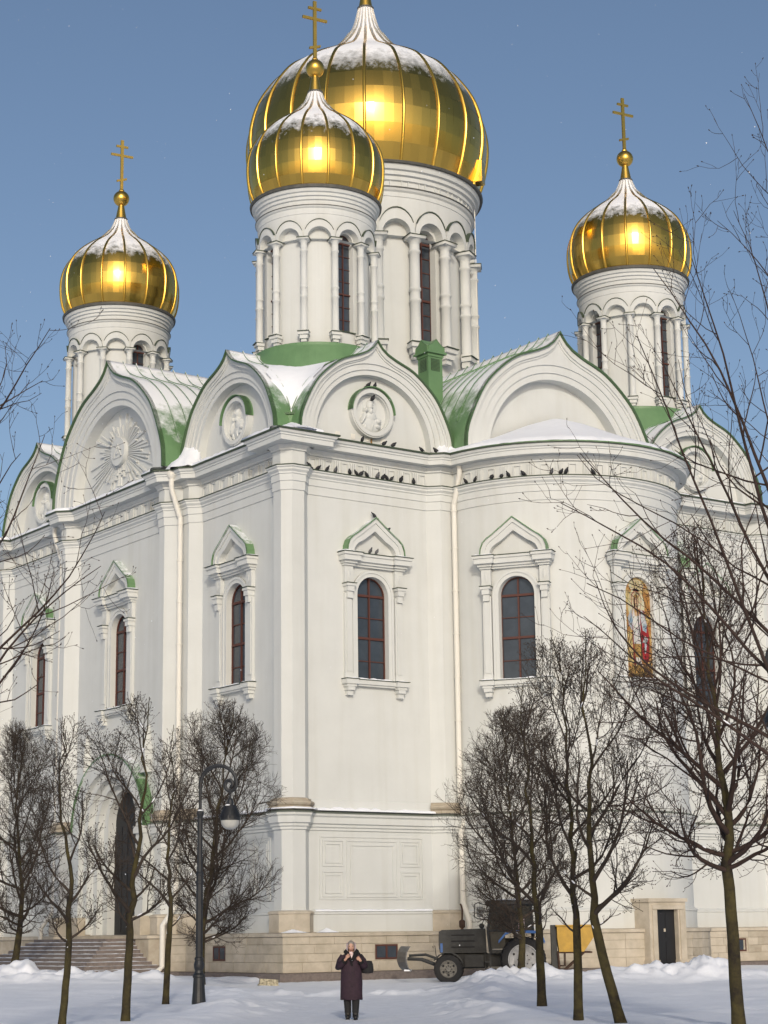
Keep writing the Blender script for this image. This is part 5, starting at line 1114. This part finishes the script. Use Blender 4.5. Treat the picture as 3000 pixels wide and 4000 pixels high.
# rear hopper
hp = MB(); prism(hp, [(3.78, 1.02), (3.72, 1.50), (3.72, 1.88), (5.0, 1.88), (5.0, 1.55), (4.62, 1.02)], -.7, .7); H_ = hp.build('hopper', M['yellow'], TRC)
m = MB(); bev(m, 3.68, 5.05, -.74, .74, 1.86, 1.92, .01); m.build('hopper_rim', M['yellow'], H_)
m = MB(); m.box(X, 3.52, 3.72, -.5, .5, .35, 1.92); m.build('hopper_mast', M['tblack'], TRC)
m = MB()
for d_ in (.62, -.62): m.tube([X(3.80, d_, .10), X(3.74, d_, 1.04)], .035, 6); m.tube([X(3.84, d_, .30), X(4.62, d_, .98)], .03, 6); m.tube([X(3.80, d_, .55), X(3.98, d_, .55), X(3.98, d_, .98)], .02, 6); m.tube([X(3.7, d_, 1.0), X(4.9, d_, 1.0)], .035, 6)
m.build('hopper_stand', M['rusty'], TRC)
m = MB(); m.tube([X(3.0, .3, .7), X(3.55, .4, .55)], .04, 8); m.tube([X(3.0, -.3, .7), X(3.55, -.4, .55)], .04, 8); m.build('hitch', M['tblack'], TRC)
# ================================================================ pedestrian
M['skin'] = mat('skin', (0.52, 0.30, 0.22), .55, noise=.1, nscale=30); M['coat'] = mat('plum_quilted_coat', (0.030, 0.012, 0.024), .8, noise=.35, nscale=14, bump=.5, bscale=18); M['fur'] = mat('black_fur', (0.008, 0.007, 0.009), .95, bump=1.0, bscale=60)
M['scarf'] = mat('pink_headscarf', (0.66, 0.42, 0.40), .75, nscale=14, col2=(.72, .66, .68)); M['hair'] = mat('grey_hair', (0.30, 0.27, 0.24), .7, noise=.4, nscale=40, bump=.6, bscale=80); M['black'] = mat('black_cloth', (0.010, 0.010, 0.012), .85); M['boot'] = mat('black_boot', (0.012, 0.011, 0.011), .5)
M['lip'] = mat('lips', (.32, .09, .09), .5); M['eye'] = mat('eye_dark', (.03, .02, .02), .4)
q = px(1352, 3985, 42.6)-CAM; pp = st(q.dot(RH), q.dot(FH)); PER = empty('person', tuple(pp), ang_r, label='person in plum winter coat and pink headscarf walking towards the viewer', cat='person')
Y = lambda u, d, z: (u, -d, z)            # u image right, d towards the viewer
def skin_obj(name, verts, edges, rad, material, parent, root=0, sub=1):
    me = bpy.data.meshes.new(name); me.from_pydata([Y(*v) for v in verts], edges, []); me.materials.append(material); o = bpy.data.objects.new(name, me); link(o, parent)
    o.modifiers.new('skin', 'SKIN')
    for i, r in enumerate(rad): sv = me.skin_vertices[0].data[i]; sv.radius = (r, r) if not hasattr(r, '__len__') else r; sv.use_root = (i == root)
    sb = o.modifiers.new('sub', 'SUBSURF'); sb.levels = sub; sb.render_levels = sub; return o
V_ = []; E_ = []; RD = []
def chain(start, pts):
    last = start
    for p_, r in pts: V_.append(p_); RD.append(r); E_.append((last, len(V_)-1)) if last is not None else None; last = len(V_)-1
    return last
pel = chain(None, [((0, 0, .88), (.14, .11))]); chest = chain(pel, [((0, 0, 1.10), (.14, .10)), ((0, 0, 1.30), (.15, .10))]); neck = chain(chest, [((0, .01, 1.43), .06), ((0, .02, 1.50), .055), ((0, .03, 1.58), .085), ((0, .02, 1.66), .06)])
for s in (-1, 1): chain(pel, [((s*.10, 0, .82), .09), ((s*.095+(.0), .03*s, .48), .06), ((s*.085, .02+.04*s, .12), .042), ((s*.085, .04+.04*s, .05), .02)])
def arm(s, elbow, wrist, palm, fdir, curl):
    a = chain(chest, [((s*.18, 0, 1.36), .06), (elbow, .045), (wrist, .030), (palm, (.030, .022))]); P0_ = Vector(palm); f = Vector(fdir).normalized(); side = Vector((0, 1, 0)).cross(f).normalized()
    for k in range(4):
        b0 = P0_+side*(k-1.5)*.018+f*.03; chain(a, [(tuple(b0), .0095), (tuple(b0+f*(.03 if k not in (3,) else .022)+Vector(curl)*.010), .0085), (tuple(b0+f*(.045 if k not in (3,) else .033)+Vector(curl)*.035), .0075)])
    t0_ = P0_-side*.032; chain(a, [(tuple(t0_), .011), (tuple(t0_+f*.025-side*.012), .009), (tuple(t0_+f*.045-side*.010), .008)])
arm(-1, (-.27, .06, 1.12), (-.13, .20, 1.30), (-.085, .215, 1.345), (.55, .1, .8), (0, -.6, .3))
arm(1, (.29, .04, 1.13), (.215, .19, 1.27), (.185, .205, 1.31), (-.6, .1, .55), (0, -.8, -.2))
skin_obj('body', V_, E_, RD, M['skin'], PER)
# head with a face
hd = MB(); rows = []; n1, m1 = 28, 20
for i in range(m1+1):
    th = math.pi*i/m1; row = []
    for j in range(n1):
        a = 2*math.pi*j/n1; x = .078*math.sin(th)*math.sin(a); y = .098*math.sin(th)*math.cos(a); z = .118*math.cos(th)
        if z < 0: x *= 1+.9*z; 
        if y > .03:
            g_ = math.exp(-(x/.014)**2-((z+.006)/.028)**2); y += .022*g_; y += .006*math.exp(-(x/.03)**2-((z+.085)/.016)**2); y += .006*math.exp(-(x/.02)**2-((z+.052)/.010)**2)
            for s in (-1, 1): y -= .012*math.exp(-((x-s*.031)/.015)**2-((z-.018)/.013)**2); y += .005*math.exp(-((x-s*.033)/.022)**2-((z-.036)/.008)**2); y += .005*math.exp(-((x-s*.042)/.018)**2-((z+.02)/.02)**2)
        row.append((x, y, z))
    rows.append(row)
tilt = Matrix.Rotation(R_(-14), 3, 'X')
HDP = Vector((0, .045, 1.585)); 
def HP(x, y, z): p_ = tilt @ Vector((x, y, z)); return Y(p_.x+HDP.x, p_.y+HDP.y, p_.z+HDP.z)
hd.grid([[HP(*p_) for p_ in r] for r in rows], True); hd_o = hd.build('head', M['skin'], PER, smooth=True)
for s in (-1, 1):
    e = MB(); e.add([HP(s*.031-.013, .0865, .016), HP(s*.031+.013, .0865, .016), HP(s*.031+.009, .0885, .021), HP(s*.031-.009, .0885, .021)], [[0, 1, 2, 3]]); e.build('eye', M['eye'], hd_o)
    e = MB(); e.add([HP(s*.033-.018, .0935, .036), HP(s*.033+.018, .0915, .037), HP(s*.033+.016, .0935, .042), HP(s*.033-.016, .0955, .041)], [[0, 1, 2, 3]]); e.build('eyebrow', M['hair'], hd_o)
    e = MB(); c_ = HP(s*.075, -.005, -.005); e.ell(c_, .012, .02, .03, 8, 6); e.build('ear', M['skin'], hd_o, smooth=True)
e = MB(); e.add([HP(-.022, .094, -.050), HP(.022, .094, -.050), HP(.016, .101, -.057), HP(0, .103, -.060), HP(-.016, .101, -.057)], [[0, 1, 2, 3, 4]]); e.build('mouth', M['lip'], hd_o)
h = MB(); rows = []
for i in range(9):
    th = math.pi*.56*i/8; rows.append([HP(.088*math.sin(th)*math.sin(a), .102*math.sin(th)*math.cos(a)-.012, .125*math.cos(th)+.008-(.0 if math.cos(a) > .3 else .02*i/8)+.0) for a in [2*math.pi*j/24 for j in range(24)]])
h.grid(rows, True)
h.build('hair', M['hair'], PER, smooth=True)
# headscarf: sides of the head and knotted under the chin
sf = MB(); rows = []
for i in range(13):
    t = i/12; z = .075-.30*t; w = .098+.012*math.sin(math.pi*t)-.045*max(0, t-.55)/.45; row = []
    for j in range(19):
        a = R_(52+t*(-26)+(360-2*(52-26*t))*j/18)
        if t > .72: a = R_(15+330*j/18)
        row.append(HP(w*math.sin(a)*(1+.04*math.sin(9*a+3*t)), .112*math.cos(a)*(1 if math.cos(a) < 0 else .95)-.008, z))
    rows.append(row)
sf.grid(rows); sf.ell(Y(.0, .135, 1.43), .05, .04, .045, 10, 7); sf.add([Y(-.05, .15, 1.43), Y(.06, .15, 1.42), Y(.03, .17, 1.30), Y(-.04, .17, 1.33)], [[0, 1, 2, 3]]); sf.build('headscarf', M['scarf'], PER, smooth=True)
# coat
ct = MB(); rows = []
for z, w, dpt, off in [(.43, .245, .17, .0), (.44, .25, .175, .0), (.60, .245, .17, .005), (.80, .245, .18, .01), (1.0, .235, .18, .01), (1.12, .23, .17, .01), (1.25, .235, .16, .0), (1.34, .23, .14, -.005), (1.40, .19, .12, -.005), (1.44, .12, .10, .0), (1.46, .085, .08, .01)]:
    rows.append([Y(w*math.cos(a)*(1+.018*math.sin(7*a+z*9)), dpt*math.sin(a)*(1+.03*math.sin(5*a+z*6))+off, z+(.012*math.sin(3*a) if z < .5 else 0)) for a in [2*math.pi*j/32 for j in range(32)]])
ct.grid(rows, True); ct.tube([Y(-.17, 0, 1.37), Y(-.245, .02, 1.26), Y(-.28, .06, 1.13), Y(-.235, .12, 1.17), Y(-.15, .185, 1.275)], [.085, .085, .082, .075, .06], 12); ct.tube([Y(.17, 0, 1.37), Y(.255, .01, 1.26), Y(.30, .04, 1.13), Y(.27, .10, 1.16), Y(.225, .175, 1.25)], [.085, .088, .085, .075, .06], 12)
co_ = ct.build('coat', M['coat'], PER, smooth=True)
m = MB(); m.tube([Y(.02, .195, 1.16), Y(.0, .19, 1.28), Y(-.06, .15, 1.40), Y(-.12, .05, 1.47), Y(-.09, -.07, 1.49), Y(.0, -.10, 1.50), Y(.09, -.07, 1.49), Y(.125, .05, 1.47), Y(.085, .15, 1.40), Y(.03, .19, 1.28)], [.02, .03, .04, .05, .055, .055, .055, .055, .045, .03], 10); m.tube([Y(-.165, .17, 1.255), Y(-.14, .19, 1.285)], .068, 12); m.tube([Y(.23, .165, 1.235), Y(.215, .19, 1.265)], .066, 12); m.build('fur_trim', M['fur'], co_, smooth=True)
for z in (.72, .88, 1.02): m = MB(); m.ell(Y(.015, .19, z), .012, .008, .012, 8, 5); m.build('button', M['black'], co_)
for s in (-1, 1):
    m = MB(); m.tube([Y(s*.10, 0, .80), Y(s*.095, .01+.02*s, .48), Y(s*.085, .0+.04*s, .20), Y(s*.085, .0+.04*s, .15)], [.105, .09, .075, .075], 12); m.build('trouser_leg', M['black'], PER, smooth=True)
    m = MB(); m.tube([Y(s*.085, .0+.04*s, .28), Y(s*.085, .0+.04*s, .04)], [.07, .066], 12); m.ell(Y(s*.088, .07+.04*s, .052), .052, .13, .058, 12, 8); m.box(Y, s*.088-.045, s*.088+.045, -.05+.04*s, .18+.04*s, 0, .03); m.build('boot', M['boot'], PER, smooth=True)
BAG = MB(); 
rows = [[Y(.36+w*math.cos(a), -.02+.08*math.sin(a), z) for a in [2*math.pi*j/16 for j in range(16)]] for z, w in ((.99, .06), (1.0, .12), (1.06, .14), (1.18, .13), (1.26, .10), (1.27, .04))]
BAG.grid(rows, True); bg_ = BAG.build('shoulder_bag', M['black'], label='black bag hanging from the shoulder of the walking person', cat='bag', smooth=True); bg_.location = pp; bg_.rotation_euler = (0, 0, ang_r)
m = MB(); m.tube([Y(.30, .03, 1.24), Y(.215, .12, 1.40), Y(.16, .02, 1.475), Y(.17, -.1, 1.42), Y(.30, -.08, 1.24)], .012, 6); m.build('strap', M['black'], bg_)
# ================================================================ pigeons
M['bird'] = mat('pigeon_slate', (0.030, 0.032, 0.038), .7, nscale=18, col2=(.012, .012, .016)); M['birdl'] = mat('pigeon_light', (0.16, 0.165, 0.175), .7, nscale=18, col2=(.04, .04, .05))
def bird_mesh(mode):
    m = MB(); up = {'sit': .38, 'walk': .18, 'loaf': .05}[mode]; rows = []
    spine = [(-.13, .0, .008), (-.10, .015, .045), (-.05, .035, .075), (.01, .05, .086), (.06, .065, .078), (.09, .09, .052), (.105, .115, .042), (.12, .132, .042), (.138, .132, .032), (.155, .13, .012)]
    ca, sa = math.cos(up), math.sin(up)
    for x, z, r in spine:
        X_, Z_2 = x*ca-z*sa*.5, x*sa+z*ca; rows.append([(X_, r*1.0*math.cos(2*math.pi*j/10), Z_2+r*1.05*math.sin(2*math.pi*j/10)+.075) for j in range(10)])
    if mode == 'loaf': rows = [[(x, y, z-.02) for x, y, z in r] for r in rows]
    m.grid(rows, True); x0, z0 = -.15*ca, -.15*sa+.075
    m.add([(x0+.04, -.022, z0+.02), (x0+.04, .022, z0+.02), (x0-.05, .035, z0-.02), (x0-.05, -.035, z0-.02), (x0+.04, -.02, z0+.0), (x0+.04, .02, z0), (x0-.05, .033, z0-.028), (x0-.05, -.033, z0-.028)], [[0, 1, 2, 3], [4, 5, 6, 7], [0, 1, 5, 4], [1, 2, 6, 5], [2, 3, 7, 6], [3, 0, 4, 7]])
    if mode != 'loaf':
        for s in (-1, 1): m.tube([(0, s*.022, .08), (.005, s*.022, 0)], .006, 5)
    return m.mesh('pigeon', None, True)
BM = {k: bird_mesh(k) for k in ('sit', 'walk', 'loaf')}
for k in BM: BM[k].materials.append(M['bird'])
BM2 = {k: BM[k].copy() for k in BM}
for k in BM2: BM2[k].materials.clear(); BM2[k].materials.append(M['birdl'])
rb = random.Random(4); ORD = ['first', 'second', 'third', 'fourth', 'fifth', 'sixth', 'seventh', 'eighth', 'ninth', 'tenth', 'eleventh', 'twelfth', 'thirteenth', 'fourteenth', 'fifteenth']
def ray(x, y): return FW+RT*((x-1500)/7485.97)-UP*((y-2000)/7485.97)
def bird(pos, label, group, face, mode, light=False):
    o = bpy.data.objects.new('pigeon', (BM2 if light else BM)[mode]); o.location = pos; o.rotation_euler = (0, 0, face); s = rb.uniform(.82, 1.0); o.scale = (s, s, s); link(o, None, label, 'pigeon', group)
def onplane(x, y, d): r = ray(x, y); t = (-(W+d)-CAM.y)/r.y; return CAM+r*t
def oncyl(x, y, rad):
    r = ray(x, y); ox, oy = CAM.x, CAM.y-AC; A = r.x*r.x+r.y*r.y; B = 2*(ox*r.x+oy*r.y); C = ox*ox+oy*oy-rad*rad; t = (-B-math.sqrt(B*B-4*A*C))/(2*A); return CAM+r*t
zb1 = [(703, 795), (750, 808), (800, 815), (845, 823), (922, 834), (957, 840), (982, 843), (1013, 846), (1072, 857), (1100, 862), (1120, 866), (1147, 870), (1198, 876), (1267, 888), (1392, 895)]
for i, (x, y) in enumerate(zb1):
    p_ = onplane(700+x*.7233, 1250+y*.7233, .16 if i else .3); bird((p_.x, p_.y, 19.185), '%s pigeon from the corner pier on the ledge between pier and downspout' % ORD[i], 'pigeons on the first bay ledge', rb.choice([0, math.pi, -1.6, -.8, -2.4]), rb.choice(['sit', 'sit', 'walk', 'loaf']), i in (3, 8))
for i, (x, y) in enumerate([(260, 810), (303, 803), (380, 790), (425, 785), (457, 782), (527, 777), (657, 768), (700, 766), (725, 766), (850, 768)]):
    p_ = oncyl(1600+x*.8439, 1200+y*.8439, AR+.16); bird((p_.x, p_.y, 19.185), '%s pigeon from the downspout along the curved apse ledge' % ORD[i], 'pigeons on the apse ledge', rb.choice([0, math.pi, -1.6, .4]), 'walk' if i == 0 else rb.choice(['sit', 'sit', 'loaf']), i == 6)
for i, (x, y) in enumerate([(990, 690), (1108, 708), (1158, 720), (1310, 744), (1388, 725)]):
    p_ = onplane(700+x*.7233, 1250+y*.7233, .62 if i < 4 else .5); bird((p_.x, p_.y, 20.43 if i < 4 else 20.5), '%s pigeon from the left on the cornice below the medallion gable' % ORD[i], 'pigeons on the cornice', rb.choice([0, math.pi, -1.6]), rb.choice(['sit', 'loaf']), False)
Tm_ = planar(0, u_=-8.75)
bird(Tm_(-.16, 12.62, 22.89), 'left pigeon of the pair on top of the round medallion', 'pigeons on the medallion', -1.2, 'loaf'); bird(Tm_(.16, 12.62, 22.89), 'right pigeon of the pair on top of the round medallion', 'pigeons on the medallion', -1.7, 'sit'); bird(Tm_(.02, 12.66, 22.36), 'pigeon perched on the head of the saint inside the medallion', 'pigeons on the medallion', -1.6, 'loaf')
Tw = planar(0, u_=-8.85, d_=W)
bird(Tw(0, .2, 17.58), 'pigeon on the very tip of the first bay window hood', 'pigeons on the window hood', 2.6, 'sit'); bird(Tw(.62, .2, 17.08), 'pigeon on the right slope of the first bay window hood', 'pigeons on the window hood', 0, 'loaf'); bird(Tw(-.28, .32, 16.14), 'left pigeon of the pair under the first bay window hood', 'pigeons on the window hood', -1.4, 'sit', True); bird(Tw(.02, .32, 16.14), 'right pigeon of the pair under the first bay window hood', 'pigeons on the window hood', .3, 'sit', True)
# ================================================================ falling snow
fl = MB(); rf = random.Random(77)
for i in range(420):
    t = 9+rf.random()**.6*55; c = px(rf.uniform(-60, 3060), rf.uniform(0, 3900), t); r = rf.uniform(.0035, .008)
    fl.add([c+Vector(v)*r for v in ((1, 0, 0), (-1, 0, 0), (0, 1, 0), (0, -1, 0), (0, 0, 1), (0, 0, -1))], [[0, 2, 4], [2, 1, 4], [1, 3, 4], [3, 0, 4], [2, 0, 5], [1, 2, 5], [3, 1, 5], [0, 3, 5]])
fo = fl.build('falling_snow', M['snow'], label='sparse snowflakes drifting through the air', cat='snowflakes', kind='stuff')
